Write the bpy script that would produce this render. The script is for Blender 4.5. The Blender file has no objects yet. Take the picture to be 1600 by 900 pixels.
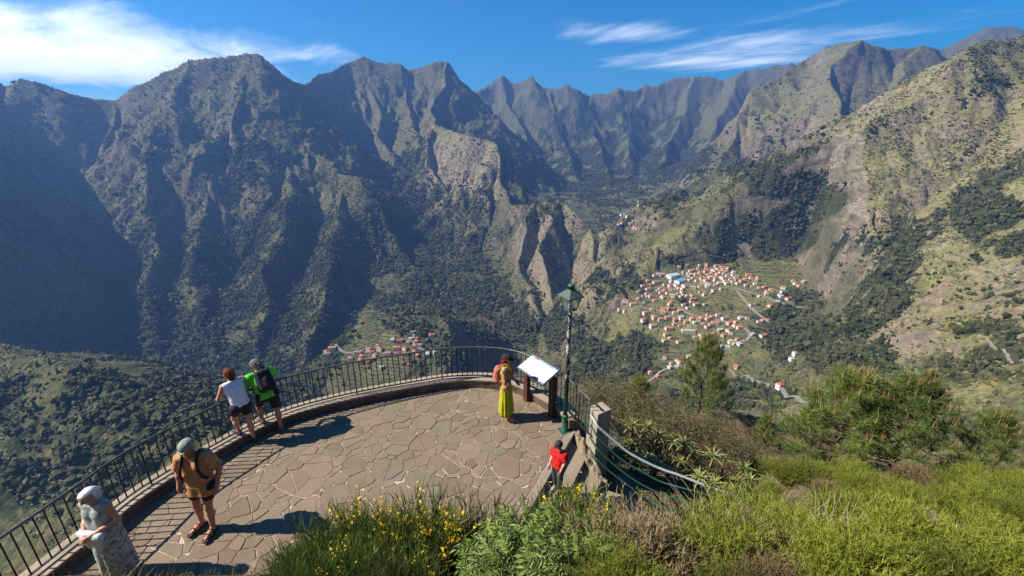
import bpy, bmesh, math, random
import numpy as np
from mathutils import Vector, Matrix, noise as mnoise

# ------------------------------------------------------------------ camera
F_PX, PITCH, CAM_Z = 700.0, math.radians(20.0), 6.25      # photo is 1600 x 900
SP, CP = math.sin(PITCH), math.cos(PITCH)
scene = bpy.context.scene
COL = scene.collection
cam_data = bpy.data.cameras.new('camera')
cam_data.sensor_width = 36.0
cam_data.lens = 36.0 * F_PX / 1600.0
cam_data.clip_start = 0.05
cam_data.clip_end = 60000.0
cam = bpy.data.objects.new('camera', cam_data)
COL.objects.link(cam)
cam.location = (0, 0, CAM_Z)
cam.rotation_euler = (math.pi / 2 - PITCH, 0, 0)
scene.camera = cam

# ------------------------------------------------------------------ sun and sky
SUN_EL, SUN_AZ = math.radians(44.0), math.radians(-94.0)   # azimuth clockwise from +Y (view direction): from the left
sun_dir = Vector((math.sin(SUN_AZ) * math.cos(SUN_EL), math.cos(SUN_AZ) * math.cos(SUN_EL), math.sin(SUN_EL)))
sun_data = bpy.data.lights.new('sun', 'SUN')
sun_data.energy = 5.0
sun_data.angle = math.radians(0.53)
sun_data.color = (1.0, 0.915, 0.78)
sun = bpy.data.objects.new('sun', sun_data)
COL.objects.link(sun)
sun.location = sun_dir * 200
sun.rotation_euler = sun_dir.to_track_quat('Z', 'Y').to_euler()

world = bpy.data.worlds.new('World')
scene.world = world
world.use_nodes = True
wn, wl = world.node_tree.nodes, world.node_tree.links
wn.clear()
def wnode(kind, **kw):
    n = wn.new(kind)
    for k, v in kw.items():
        setattr(n, k, v)
    return n
def wmath(op, a, b=None, clamp=False):
    n = wn.new('ShaderNodeMath'); n.operation = op; n.use_clamp = clamp
    for i, q in enumerate((a, b)):
        if q is None: continue
        if hasattr(q, 'is_linked') or hasattr(q, 'links'): wl.new(q, n.inputs[i])
        else: n.inputs[i].default_value = q
    return n.outputs[0]
sky = wnode('ShaderNodeTexSky', sky_type='NISHITA')
sky.sun_disc = False
sky.sun_elevation = SUN_EL
sky.sun_rotation = SUN_AZ
sky.altitude = 1100.0
sky.air_density = 1.0
sky.dust_density = 0.1
sky.ozone_density = 4.0
hsv = wnode('ShaderNodeHueSaturation')
hsv.inputs['Saturation'].default_value = 3.0
hsv.inputs['Value'].default_value = 0.76
wl.new(sky.outputs[0], hsv.inputs['Color'])
# thin cirrus: noise on a flat layer 6 km up, stretched along the wind
tc = wnode('ShaderNodeTexCoord')
sep = wnode('ShaderNodeSeparateXYZ'); wl.new(tc.outputs['Generated'], sep.inputs[0])
zz = wmath('ADD', wmath('MAXIMUM', sep.outputs[2], 0.0), 0.06)
cx = wmath('DIVIDE', sep.outputs[0], zz)
cy = wmath('DIVIDE', sep.outputs[1], zz)
comb = wnode('ShaderNodeCombineXYZ'); wl.new(cx, comb.inputs[0]); wl.new(cy, comb.inputs[1])
def cloud_noise(scale, rot, sc, loc, detail, rough, dist):
    mp = wnode('ShaderNodeMapping', vector_type='TEXTURE'); wl.new(comb.outputs[0], mp.inputs[0])
    mp.inputs['Rotation'].default_value = (0, 0, rot); mp.inputs['Scale'].default_value = sc
    mp.inputs['Location'].default_value = loc
    nz = wnode('ShaderNodeTexNoise'); wl.new(mp.outputs[0], nz.inputs['Vector'])
    nz.inputs['Scale'].default_value = scale; nz.inputs['Detail'].default_value = detail
    nz.inputs['Roughness'].default_value = rough; nz.inputs['Distortion'].default_value = dist
    return nz.outputs[0]
def wramp(sock, lo, hi):
    m = wnode('ShaderNodeMapRange'); m.interpolation_type = 'SMOOTHSTEP'
    wl.new(sock, m.inputs[0]); m.inputs[1].default_value = lo; m.inputs[2].default_value = hi
    return m.outputs[0]
def patch(ax, ay, rx, ry, rot=0.0):
    """soft elliptical bank of cloud on the layer, centred at layer coordinates ax, ay"""
    ux = wmath('SUBTRACT', cx, ax); uy = wmath('SUBTRACT', cy, ay)
    c, s = math.cos(rot), math.sin(rot)
    px = wmath('ADD', wmath('MULTIPLY', ux, c / rx), wmath('MULTIPLY', uy, s / rx))
    py = wmath('ADD', wmath('MULTIPLY', ux, -s / ry), wmath('MULTIPLY', uy, c / ry))
    d = wmath('ADD', wmath('POWER', wmath('ABSOLUTE', px), 2.0), wmath('POWER', wmath('ABSOLUTE', py), 2.0))
    return wmath('POWER', 2.718, wmath('MULTIPLY', d, -1.0))
n1 = cloud_noise(1.7, math.radians(-57), (2.2, 0.85, 1), (3.1, 0.4, 0), 9, 0.6, 0.5)
n2 = cloud_noise(0.75, math.radians(-30), (1.5, 0.9, 1), (7.7, 2.0, 0), 8, 0.6, 0.6)
# the bank over the left mountains, the streaks over the right ones, and thin wisps everywhere
CLOUDS = [(-4.6, 4.7, 1.9, 2.1, 0.0, 1.45), (-2.5, 4.7, 1.1, 1.1, 0.0, 0.75), (-8.0, 4.0, 3.5, 3.0, 0.0, 1.0), (2.2, 4.8, 1.4, 0.8, math.radians(-57), 0.72), (2.2, 5.4, 1.2, 0.7, 0.0, 0.85), (0.9, 4.25, 0.7, 0.5, 0.0, 0.55), (6.5, 2.5, 3.0, 1.5, 0.3, 0.5)]
cover = None
for (ax, ay, rx, ry, rot, amt) in CLOUDS:
    q = wmath('MULTIPLY', patch(ax, ay, rx, ry, rot), amt)
    cover = q if cover is None else wmath('MAXIMUM', cover, q)
dens = wmath('ADD', wmath('MULTIPLY', cover, 0.46), wmath('MULTIPLY', n1, 0.52))
dens = wmath('ADD', dens, wmath('MULTIPLY', n2, 0.50))
alpha = wramp(dens, 0.62, 1.12)
mix = wnode('ShaderNodeMix', data_type='RGBA'); mix.inputs[7].default_value = (13.0, 13.2, 13.5, 1)
wl.new(alpha, mix.inputs[0]); wl.new(hsv.outputs[0], mix.inputs[6])
bg = wnode('ShaderNodeBackground'); bg.inputs['Strength'].default_value = 0.085
wl.new(mix.outputs[2], bg.inputs['Color'])
wout = wnode('ShaderNodeOutputWorld'); wl.new(bg.outputs[0], wout.inputs['Surface'])

world.cycles.sampling_method = 'MANUAL'; world.cycles.sample_map_resolution = 512
vs = scene.view_settings
vs.view_transform = 'Standard'; vs.look = 'None'; vs.gamma = 1.0; vs.exposure = 1.0
vs.use_curve_mapping = False
cy_ = scene.cycles
cy_.use_denoising = True
cy_.max_bounces = 6; cy_.diffuse_bounces = 2; cy_.glossy_bounces = 2; cy_.transmission_bounces = 4; cy_.transparent_max_bounces = 8
cy_.volume_bounces = 0
cy_.use_adaptive_sampling = True
random.seed(7)
rng = np.random.default_rng(11)

# ------------------------------------------------------------------ object helpers
def link(o, parent=None):
    COL.objects.link(o)
    if parent is not None: o.parent = parent
    return o
def tag(o, label=None, cat=None, group=None, kind=None):
    if label: o['label'] = label
    if cat: o['category'] = cat
    if group: o['group'] = group
    if kind: o['kind'] = kind
    return o
def empty(name, loc=(0, 0, 0), rz=0.0):
    o = bpy.data.objects.new(name, None); o.empty_display_size = 0.2
    o.location = loc; o.rotation_euler = (0, 0, rz)
    return link(o)
def mesh_obj(name, V, Fs, mat=None, parent=None, smooth=False):
    me = bpy.data.meshes.new(name)
    me.from_pydata([tuple(map(float, v)) for v in V], [], [tuple(map(int, f)) for f in Fs])
    me.update()
    if mat is not None: me.materials.append(mat)
    if smooth: me.polygons.foreach_set('use_smooth', np.ones(len(me.polygons), bool))
    return link(bpy.data.objects.new(name, me), parent)
def fast_mesh(name, V, F, mat=None, parent=None, smooth=False, attrs=None):
    """V (n,3), F (m,k) arrays"""
    V = np.ascontiguousarray(V, np.float32); F = np.ascontiguousarray(F, np.int32); k = F.shape[1]
    me = bpy.data.meshes.new(name)
    me.vertices.add(len(V)); me.vertices.foreach_set('co', V.ravel())
    me.loops.add(F.size); me.loops.foreach_set('vertex_index', F.ravel())
    me.polygons.add(len(F)); me.polygons.foreach_set('loop_start', np.arange(0, F.size, k, dtype=np.int32))
    try: me.polygons.foreach_set('loop_total', np.full(len(F), k, np.int32))
    except Exception: pass
    if smooth: me.polygons.foreach_set('use_smooth', np.ones(len(F), bool))
    for nm, arr in (attrs or {}).items():
        if arr.ndim == 1:
            a = me.attributes.new(nm, 'FLOAT', 'POINT'); a.data.foreach_set('value', np.ascontiguousarray(arr, np.float32))
        else:
            a = me.attributes.new(nm, 'FLOAT_COLOR', 'POINT'); a.data.foreach_set('color', np.ascontiguousarray(arr, np.float32).ravel())
    me.update(calc_edges=True); me.validate()
    if mat is not None: me.materials.append(mat)
    return link(bpy.data.objects.new(name, me), parent)

# ------------------------------------------------------------------ material helpers
class Mat:
    def __init__(self, name):
        self.m = bpy.data.materials.new(name); self.m.use_nodes = True
        self.n = self.m.node_tree.nodes; self.l = self.m.node_tree.links
        self.n.clear()
        self.out = self.n.new('ShaderNodeOutputMaterial')
        self.b = self.n.new('ShaderNodeBsdfPrincipled'); self.l.new(self.b.outputs[0], self.out.inputs['Surface'])
        self.b.inputs['Specular IOR Level'].default_value = 0.3
    def put(self, inp, v):
        if isinstance(v, bpy.types.NodeSocket): self.l.new(v, inp)
        else: inp.default_value = v
    def coord(self, kind='Object'):
        if kind == 'Position':
            return self.n.new('ShaderNodeNewGeometry').outputs['Position']
        return self.n.new('ShaderNodeTexCoord').outputs[kind]
    def noise(self, scale, detail=4, rough=0.55, dist=0.0, vec=None, stretch=None):
        vec = vec if vec is not None else self.coord()
        if stretch:
            mp = self.n.new('ShaderNodeMapping'); self.l.new(vec, mp.inputs[0]); mp.inputs['Scale'].default_value = stretch; vec = mp.outputs[0]
        t = self.n.new('ShaderNodeTexNoise'); self.l.new(vec, t.inputs['Vector'])
        t.inputs['Scale'].default_value = scale; t.inputs['Detail'].default_value = detail
        t.inputs['Roughness'].default_value = rough; t.inputs['Distortion'].default_value = dist
        return t.outputs[0]
    def rng(self, s, a, b, c=0.0, d=1.0, smooth=True):
        m = self.n.new('ShaderNodeMapRange'); m.interpolation_type = 'SMOOTHSTEP' if smooth else 'LINEAR'
        self.l.new(s, m.inputs[0])
        for i, q in enumerate((a, b, c, d)): m.inputs[1 + i].default_value = q
        return m.outputs[0]
    def mix(self, f, a, b, mode='MIX'):
        m = self.n.new('ShaderNodeMix'); m.data_type = 'RGBA'; m.blend_type = mode
        self.put(m.inputs[0], f)
        for i, q in ((6, a), (7, b)):
            if isinstance(q, tuple) and len(q) == 3: q = q + (1.0,)
            self.put(m.inputs[i], q)
        return m.outputs[2]
    def math(self, op, a, b=0.0, clamp=False):
        m = self.n.new('ShaderNodeMath'); m.operation = op; m.use_clamp = clamp
        self.put(m.inputs[0], a); self.put(m.inputs[1], b); return m.outputs[0]
    def attr(self, name, kind='GEOMETRY'):
        a = self.n.new('ShaderNodeAttribute'); a.attribute_name = name; a.attribute_type = kind; return a
    def bump(self, h, strength=0.3, dist=0.02):
        b = self.n.new('ShaderNodeBump'); b.inputs['Strength'].default_value = strength; b.inputs['Distance'].default_value = dist
        self.l.new(h, b.inputs['Height']); self.l.new(b.outputs[0], self.b.inputs['Normal']); return b
    def col(self, c):
        if isinstance(c, tuple) and len(c) == 3: c = c + (1.0,)
        self.put(self.b.inputs['Base Color'], c); return self
    def rough(self, r): self.put(self.b.inputs['Roughness'], r); return self
def plain(name, c, rough=0.7, var=0.25, scale=8.0, metal=0.0, bump=0.0, spec=0.3):
    """one colour with uneven tone"""
    M = Mat(name)
    f = M.noise(scale, 5, 0.6)
    lo = tuple(q * (1 - var) for q in c); hi = tuple(min(1, q * (1 + var)) for q in c)
    M.col(M.mix(M.rng(f, 0.3, 0.7), lo, hi)); M.rough(rough)
    M.b.inputs['Metallic'].default_value = metal; M.b.inputs['Specular IOR Level'].default_value = spec
    if bump: M.bump(M.noise(scale * 6, 4), bump, 0.01)
    return M.m
# ------------------------------------------------------------------ noise on arrays
_prng = np.random.default_rng(5)
_PERM = _prng.permutation(512).astype(np.int32)
_PERM = np.r_[_PERM, _PERM]
_GA = (_prng.random(512) * 2 * np.pi)
_GX, _GY = np.cos(_GA).astype(np.float32), np.sin(_GA).astype(np.float32)
def perlin(x, y, seed=0):
    x = np.asarray(x, np.float32); y = np.asarray(y, np.float32)
    x0 = np.floor(x); y0 = np.floor(y); fx = x - x0; fy = y - y0
    ix = (x0.astype(np.int32) + seed * 37) & 511; iy = (y0.astype(np.int32) + seed * 91) & 511
    u = fx * fx * fx * (fx * (fx * 6 - 15) + 10); v = fy * fy * fy * (fy * (fy * 6 - 15) + 10)
    p0 = _PERM[ix]; p1 = _PERM[ix + 1]
    def g(p, o, gx, gy):
        k = _PERM[p + ((iy + o) & 511)]
        return _GX[k] * gx + _GY[k] * gy
    n00 = g(p0, 0, fx, fy); n10 = g(p1, 0, fx - 1, fy); n01 = g(p0, 1, fx, fy - 1); n11 = g(p1, 1, fx - 1, fy - 1)
    a = n00 + u * (n10 - n00)
    return (a + v * (n01 + u * (n11 - n01) - a)) * np.float32(1.45)
def fbm(x, y, lam, octs=4, gain=0.5, seed=0):
    a, f, t = 1.0, 1.0 / lam, 0.0
    for o in range(octs):
        t = t + a * perlin(x * f + 17.3 * o, y * f - 9.1 * o, seed + o); a *= gain; f *= 2.03
    return t
def ridged(x, y, lam, octs=4, gain=0.5, seed=0):
    """0 in the gullies ... 1 on the crests"""
    a, f, t, w, tot = 1.0, 1.0 / lam, 0.0, 1.0, 0.0
    for o in range(octs):
        n = (1.0 - np.abs(perlin(x * f + 31.7 * o, y * f + 5.7 * o, seed + o))) ** 2
        t = t + a * n * w; w = np.clip(n * 1.3, 0, 1); tot += a; a *= gain; f *= 2.07
    return t / tot
def sstep(x, a, b):
    t = np.clip((x - a) / (b - a), 0, 1); return t * t * (3 - 2 * t)

# ------------------------------------------------------------------ photo pixel -> place
def ray(px, py):
    u, v = px - 800.0, py - 450.0
    fw = F_PX * CP - v * SP
    return u / fw, -(F_PX * SP + v * CP) / fw           # x and z gained per metre forward
def at(px, py, Y):
    rx, rz = ray(px, py)
    return np.array((rx * Y, Y, CAM_Z + rz * Y))
def on_level(px, py, z):
    rx, rz = ray(px, py)
    Y = (z - CAM_Z) / rz
    return np.array((rx * Y, Y, z))
def project(x, y, z):
    """world arrays -> photo pixels"""
    dz = z - CAM_Z
    depth = np.maximum(y * CP - dz * SP, 1e-3)
    return 800.0 + F_PX * x / depth, 450.0 - F_PX * (y * SP + dz * CP) / depth

# ------------------------------------------------------------------ the mountains
# each ridge: crest points (photo pixel + metres ahead, worked out from its height), slopes to the left / right of travel
def R(pts, sp, sn, **kw):
    d = dict(p=np.array([at(*q) if len(q) == 3 else np.array(q[:3], float) for q in pts]), sp=sp, sn=sn, gul=1.0, gp=0.75, cliff=0.0)
    d.update(kw); d.setdefault('cp', d['cliff']); d.setdefault('cn', d['cliff']); return d
W = lambda x, y, z: (x, y, z, 0)
RIDGES = [
 # A: far left mountain, slope in shade
 R([(-420,60,2600),(-150,120,2500),(-60,140,2400),(0,133,2350),(32,122,2300),(75,130,2330),(110,145,2400),(150,154,2450),(185,155,2500)], 1.0, 1.15),
 R([W(-2500,2350,220), W(-2250,1900,190), W(-1950,1500,120), W(-1700,1150,20), W(-1480,900,-120), W(-1300,740,-240)], 1.3, 0.9, gp=0.3),
 # B: the sunlit mountain left of centre
 R([(185,155,2500),(245,120,2520),(268,104,2540),(290,93,2560),(340,87,2580),(378,81,2590),(400,82,2600),(425,98,2620),(445,116,2680),(475,131,2950)], 1.0, 1.05, cliff=35),
 R([(385,82,2590),(368,115,2560),(370,150,2520),(400,170,2480),(435,186,2420),(452,210,2370),(487,236,2300),(521,254,2240),(524,270,2210),(568,276,2160),(594,320,2060),(602,360,1950),(622,392,1850),(660,426,1720),(678,460,1600),(706,502,1440)], 1.1, 0.95, cp=30, cn=8, gp=0.2),
 R([(185,155,2500),(166,220,2250),(150,300,1960),(163,400,1560),(140,480,1290),(128,545,1120)], 1.0, 1.2),
 R([(290,93,2560),(270,150,2350),(235,220,2120),(225,300,1850),(245,380,1600),(240,470,1330),(260,560,1110)], 1.1, 0.9),
 R([(345,200,2400),(330,270,2120),(322,340,1820),(300,420,1530),(318,510,1260),(345,580,1080)], 1.1, 0.9),
 R([(440,215,2380),(455,290,2050),(432,370,1720),(400,450,1430),(410,540,1170)], 1.2, 0.95),
 R([(540,290,2150),(520,360,1800),(505,430,1500),(498,500,1280),(480,560,1110)], 1.2, 0.95),
 # C: the middle mountain
 R([(475,131,2950),(500,115,3250),(540,99,3500),(574,86,3600),(578,92,3600),(600,97,3620),(625,99,3640),(640,109,3660),(665,101,3680),(690,94,3700),(703,97,3720),(712,122,3800),(722,133,3900),(738,141,4050)], 1.0, 1.05, cliff=40),
 R([(700,95,3700),(696,132,3500),(676,168,3250),(682,194,2960),(720,206,2760),(768,220,2600),(783,272,2420),(800,318,2220),(835,340,2080)], 1.3, 0.95, cp=60, cn=25, gp=0.3, step=(-300, -90)),
 R([(578,90,3600),(575,130,3450),(590,170,3250),(588,205,3050),(625,255,2750),(668,305,2560),(715,362,2330),(765,420,2080)], 1.15, 1.35, gp=.6),
 R([(640,108,3660),(632,140,3500),(640,180,3250),(655,225,2850)], 1.35, 0.95),
 R([(676,200,2900),(662,255,2620),(690,300,2450)], 1.2, 1.1),
 R([(800,318,2150),(830,316,2060),(868,311,1990),(902,330,1930),(930,356,1880),(960,388,1820),(992,420,1750)], 0.95, 1.2, cliff=40),
 R([(868,311,1990),(858,350,1860),(838,390,1720),(850,430,1590),(868,470,1470),(872,500,1400)], 1.1, 1.05, cp=12, cn=40, gp=0.8, step=(-590, -340)),
 R([(835,318,2050),(818,360,1880),(806,410,1690),(822,450,1560),(838,482,1460)], 1.0, 1.15, cp=5, cn=40, gp=0.9, step=(-590, -340)),
 R([(930,356,1880),(925,400,1720),(935,430,1620)], 1.15, 0.95),
 # D: the far wall of the valley
 R([(725,150,5000),(760,132,5200),(785,116,5300),(800,126,5300),(812,126,5300),(829,114,5300),(842,128,5300),(857,137,5300),(880,136,5300),(889,131,5300),(905,139,5300),(924,148,5400),(945,143,5400),(965,136,5400),(990,140,5500),(1012,131,5600),(1022,134,5600),(1050,119,5700),(1085,118,5700),(1110,117,5700),(1134,124,5700),(1160,110,5700),(1200,103,5600),(1255,94,5500),(1330,80,5500)], 1.0, 0.95, cliff=60),
 R([(785,116,5300),(792,160,5000),(820,200,4600),(840,260,4000),(880,300,3400)], 1.25, 0.8),
 R([(857,137,5300),(868,180,5000),(880,230,4450),(900,270,3900)], 1.2, 0.8),
 R([(924,148,5400),(925,190,5000),(940,240,4400),(955,285,3700)], 1.2, 0.8),
 R([(1012,131,5600),(990,180,5200),(985,230,4600),(985,280,3800)], 1.1, 0.8),
 R([(1085,118,5700),(1070,170,5200),(1045,220,4600),(1030,270,3900),(1040,300,3400)], 1.1, 0.8),
 R([(1160,110,5700),(1130,170,5000),(1105,230,4200),(1075,275,3600)], 1.1, 0.8),
 # E: the cliff mountain on the right, F: the peak behind it
 R([(1230,112,3700),(1262,90,3500),(1290,72,3350),(1318,65,3250),(1340,61,3200),(1362,69,3200),(1392,73,3230),(1420,72,3280),(1442,69,3300),(1460,78,3350),(1480,88,3400),(1530,90,3500)], 1.0, 1.15, cliff=80),
 R([(1340,61,3200),(1306,100,3050),(1298,128,2920),(1310,162,2780),(1318,204,2620),(1296,250,2450),(1250,285,2300),(1205,312,2180),(1190,345,2050)], 1.6, 1.0, cp=85, cn=10, gp=.4, step=(-270, 70)),
 R([(1262,90,3500),(1222,112,3350),(1175,142,3200),(1152,185,3000),(1140,228,2800),(1105,262,2600),(1050,300,2380),(1022,352,2120),(1015,392,1900)], 0.8, 1.3, cp=0, cn=95, step=(-270, 70)),
 R([(1140,240,2760),(1155,285,2440),(1160,310,2280),(1130,350,2080)], 1.2, 0.9, cliff=40),
 R([(1442,69,3300),(1410,115,3050),(1392,150,2850),(1400,190,2600)], 1.2, 1.0),
 R([(1440,98,5000),(1465,80,5000),(1500,62,5000),(1540,42,5000),(1580,39,5000),(1620,50,5000),(1700,60,5000)], 1.0, 0.8),
 # G: the near slope on the right
 R([W(2150,1450,520), (1640,45,1600),(1600,56,1560),(1560,61,1530),(1512,76,1500),(1482,100,1480),(1458,138,1450),(1430,156,1430),(1382,178,1410),(1345,203,1390),(1327,238,1360),(1305,275,1330),(1290,302,1310),(1285,335,1290),(1262,380,1270)], 1.1, 0.72, cliff=15),
 R([W(1700,1500,300), W(1620,1100,240), W(1420,700,170), W(1100,350,90), W(700,100,30), W(400,-60,10)], 0.9, 0.86, gul=0.6),
 R([(1600,200,1250),(1540,300,1120),(1480,400,1010),(1430,470,930),(1385,530,860)], 0.9, 0.8, gul=0.7),
 R([W(1050,480,30),(1590,420,800),(1530,520,690),(1470,590,600)], 0.95, 0.85, gul=0.6),
 # L: scrub spur below the terrace on the left, and the ground the viewpoint stands on
 R([W(-1300,700,-290),(0,549,600),(85,555,585),(170,573,560),(215,597,530),(300,672,430),(420,720,360)], 0.8, 0.62, gul=0.5),
 R([W(-700,-500,60), W(-250,-200,20), W(-60,-60,4), W(0,-30,4.5)], 1.6, 1.6, gul=0.3),
 R([W(0,-30,4.5), W(60,-45,6), W(400,-60,10)], 1.6, 1.6, gul=0.3),
]
RIVER = np.array([(700,3600,-480),(645,2900,-545),(560,2300,-585),(250,1750,-640),(75,1330,-690),(-150,950,-700),(-500,700,-705),(-1000,420,-715),(-1800,300,-720)], float)
NX, NY = 0.0, 0.0

def seg_dist(x, y, P):
    """distance, arc length and height of the closest point on polyline P, and the side"""
    best = np.full(x.shape, 1e18); bs = np.zeros_like(x); bz = np.zeros_like(x); bside = np.zeros_like(x)
    s0 = 0.0
    for a, b in zip(P[:-1], P[1:]):
        dx, dy = b[0] - a[0], b[1] - a[1]; L2 = dx * dx + dy * dy + 1e-9; L = math.sqrt(L2)
        t = np.clip(((x - a[0]) * dx + (y - a[1]) * dy) / L2, 0, 1)
        ex = x - (a[0] + t * dx); ey = y - (a[1] + t * dy)
        d2 = ex * ex + ey * ey
        m = d2 < best
        best = np.where(m, d2, best); bs = np.where(m, s0 + t * L, bs); bz = np.where(m, a[2] + t * (b[2] - a[2]), bz)
        bside = np.where(m, dx * (y - a[1]) - dy * (x - a[0]), bside)
        s0 += L
    return np.sqrt(best), bs, bz, bside

def tent(x, y, r, floor):
    """height under one ridge: a point may hang from any of its segments, so take the highest"""
    h = np.full(x.shape, -1e9, np.float32); ss = np.zeros_like(x); dd = np.zeros_like(x); sg = np.zeros_like(x); s0 = 0.0
    P = r['p']; smin = min(r['sp'], r['sn'])
    for a, b in zip(P[:-1], P[1:]):
        dx, dy = b[0] - a[0], b[1] - a[1]; L2 = dx * dx + dy * dy + 1e-9; L = math.sqrt(L2)
        reach = (max(a[2], b[2]) + 740) / smin * 1.15 + 60            # farther out it is below every valley floor
        m = np.nonzero((x > min(a[0], b[0]) - reach) & (x < max(a[0], b[0]) + reach) & (y > min(a[1], b[1]) - reach) & (y < max(a[1], b[1]) + reach))[0]
        if len(m) == 0: s0 += L; continue
        X, Y = x[m], y[m]
        t = np.clip(((X - np.float32(a[0])) * np.float32(dx) + (Y - np.float32(a[1])) * np.float32(dy)) / np.float32(L2), 0, 1)
        ex = X - (np.float32(a[0]) + t * np.float32(dx)); ey = Y - (np.float32(a[1]) + t * np.float32(dy))
        d = np.sqrt(ex * ex + ey * ey)
        side = (np.float32(dx) * (Y - np.float32(a[1])) - np.float32(dy) * (X - np.float32(a[0]))) / (np.float32(L) * np.maximum(d, 1))
        S = r['sn'] + (r['sp'] - r['sn']) * np.clip(side * 0.8 + 0.5, 0, 1)
        z = a[2] + t * np.float32(b[2] - a[2]) - S * d - (r['cn'] + (r['cp'] - r['cn']) * np.clip(side * 0.8 + 0.5, 0, 1)) * (1 - np.exp(d * np.float32(-1 / 45.0))) + np.float32(0.00009) * np.minimum(d, 900) ** 2
        k = z > h[m]; mk = m[k]
        h[mk] = z[k]; ss[mk] = s0 + t[k] * L; dd[mk] = d[k]; sg[mk] = side[k]
        s0 += L
    return h, ss, dd, sg

BENCH = np.array([at(955,455,1330)[:2], at(1000,420,1480)[:2], at(1130,395,1600)[:2], at(1270,400,1560)[:2], at(1290,440,1400)[:2], at(1330,540,1130)[:2], at(1330,620,930)[:2], at(1180,650,860)[:2], at(1000,615,920)[:2], at(950,590,960)[:2], at(985,540,1060)[:2], at(990,500,1170)[:2]])
def poly_sd(x, y, P):
    """signed distance to a polygon, negative inside"""
    d = np.full(x.shape, 1e18); inside = np.zeros(x.shape, bool); n = len(P)
    for i in range(n):
        a, b = P[i], P[(i + 1) % n]
        dx, dy = b[0] - a[0], b[1] - a[1]
        t = np.clip(((x - a[0]) * dx + (y - a[1]) * dy) / (dx * dx + dy * dy + 1e-9), 0, 1)
        d = np.minimum(d, (x - a[0] - t * dx) ** 2 + (y - a[1] - t * dy) ** 2)
        c = ((a[1] > y) != (b[1] > y))
        xi = a[0] + (y - a[1]) / (b[1] - a[1] + 1e-12) * dx
        inside ^= c & (x < xi)
    return np.where(inside, -1, 1) * np.sqrt(d)
LBENCH = np.array([at(498,556,1040)[:2], at(560,520,1150)[:2], at(640,500,1210)[:2], at(700,510,1180)[:2], at(705,560,1030)[:2], at(640,620,900)[:2], at(540,620,900)[:2]])
def bench_z(x, y):
    return -475 - (1500 - y) * 0.15 + (x - 560) * 0.10
def lbench_z(x, y):
    return -560 + (y - 1050) * 0.42

# terrace outline (inner foot of the parapet), used by the ground under it too
def catmull(P, n):
    P = np.array(P, float); out = []
    for i in range(len(P) - 1):
        p0, p1, p2, p3 = P[max(i - 1, 0)], P[i], P[i + 1], P[min(i + 2, len(P) - 1)]
        for k in range(n):
            t = k / n
            out.append(0.5 * ((2 * p1) + (-p0 + p2) * t + (2 * p0 - 5 * p1 + 4 * p2 - p3) * t * t + (-p0 + 3 * p1 - 3 * p2 + p3) * t ** 3))
    out.append(P[-1]); return np.array(out)
# ------------------------------------------------------------------ ground near the viewpoint
RAIL_TOP, WALL_H = 1.09, 0.24
_rail_px = [(0,841),(104,770),(207,700),(359,623),(432,594),(498,577),(575.5,562),(660,549),(697,544),(747,542.4),(787,545),(817,552),(850,567),(879,583),(888,591),(910,613),(927,629)]
RAIL_PTS = [(-6.98, 3.2), (-6.93, 3.9)] + [tuple(on_level(a, b, RAIL_TOP)[:2]) for a, b in _rail_px]
RAIL = catmull(RAIL_PTS, 14)
# even spacing along the rail
def resample(P, step):
    d = np.r_[0, np.cumsum(np.linalg.norm(np.diff(P, axis=0), axis=1))]
    n = max(2, int(round(d[-1] / step)) + 1); s = np.linspace(0, d[-1], n)
    return np.stack([np.interp(s, d, P[:, i]) for i in range(P.shape[1])], 1)
RAIL = resample(RAIL, 0.05)
def normals2(P):
    t = np.gradient(P, axis=0); t /= np.linalg.norm(t, axis=1)[:, None] + 1e-9
    return np.stack([-t[:, 1], t[:, 0]], 1)            # left of travel = outwards (travel runs left -> right)
RAIL_N = normals2(RAIL)
INNER = RAIL - RAIL_N * 0.14
OUTER = RAIL + RAIL_N * 0.22
EDGE0, EDGE1 = np.array((1.345, 8.05)), np.array((0.27, 5.917))      # top edge of the stairs
EDGE_D = (EDGE1 - EDGE0) / np.linalg.norm(EDGE1 - EDGE0)
PLATFORM = np.array(list(map(tuple, (RAIL + RAIL_N * 0.9)[::8])) + [(2.4, 8.6), (5.0, 11.2), (8.0, 13.6), (12.5, 12.6), (17, 7), (22, -8), (-14, -10), (-9.5, 2)])
def near_ground(x, y):
    bank = 4.6 - (1.05 - 0.29 * sstep(x, 3.0, 6.0)) * np.maximum(0, y - 0.4) + 0.35 * np.maximum(0, -y - 0.5)
    bank = bank + 0.22 * fbm(x, y, 1.6, 4, 0.5, 5) * np.maximum(sstep(4.6 - y, 0.0, 1.2), sstep(x, 2, 4))
    across = x - (0.3 + (y - 5.9) * 0.504)
    low = -0.42 - 0.36 * np.maximum(0, across) - 0.26 * np.maximum(0, y - 8.2) * sstep(x, 0.5, 2.0)
    low = low + 0.18 * fbm(x, y, 1.3, 4, 0.5, 9) * sstep(across, 1.6, 2.6) - 0.12 * sstep(across, -0.2, 0.1) * (1 - sstep(across, 2.2, 2.8))
    low = np.maximum(low, -4.5)
    h = np.maximum(bank, low)
    sd = poly_sd(x, y, PLATFORM)
    return h - 1.3 * np.maximum(0, sd), sd

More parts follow.
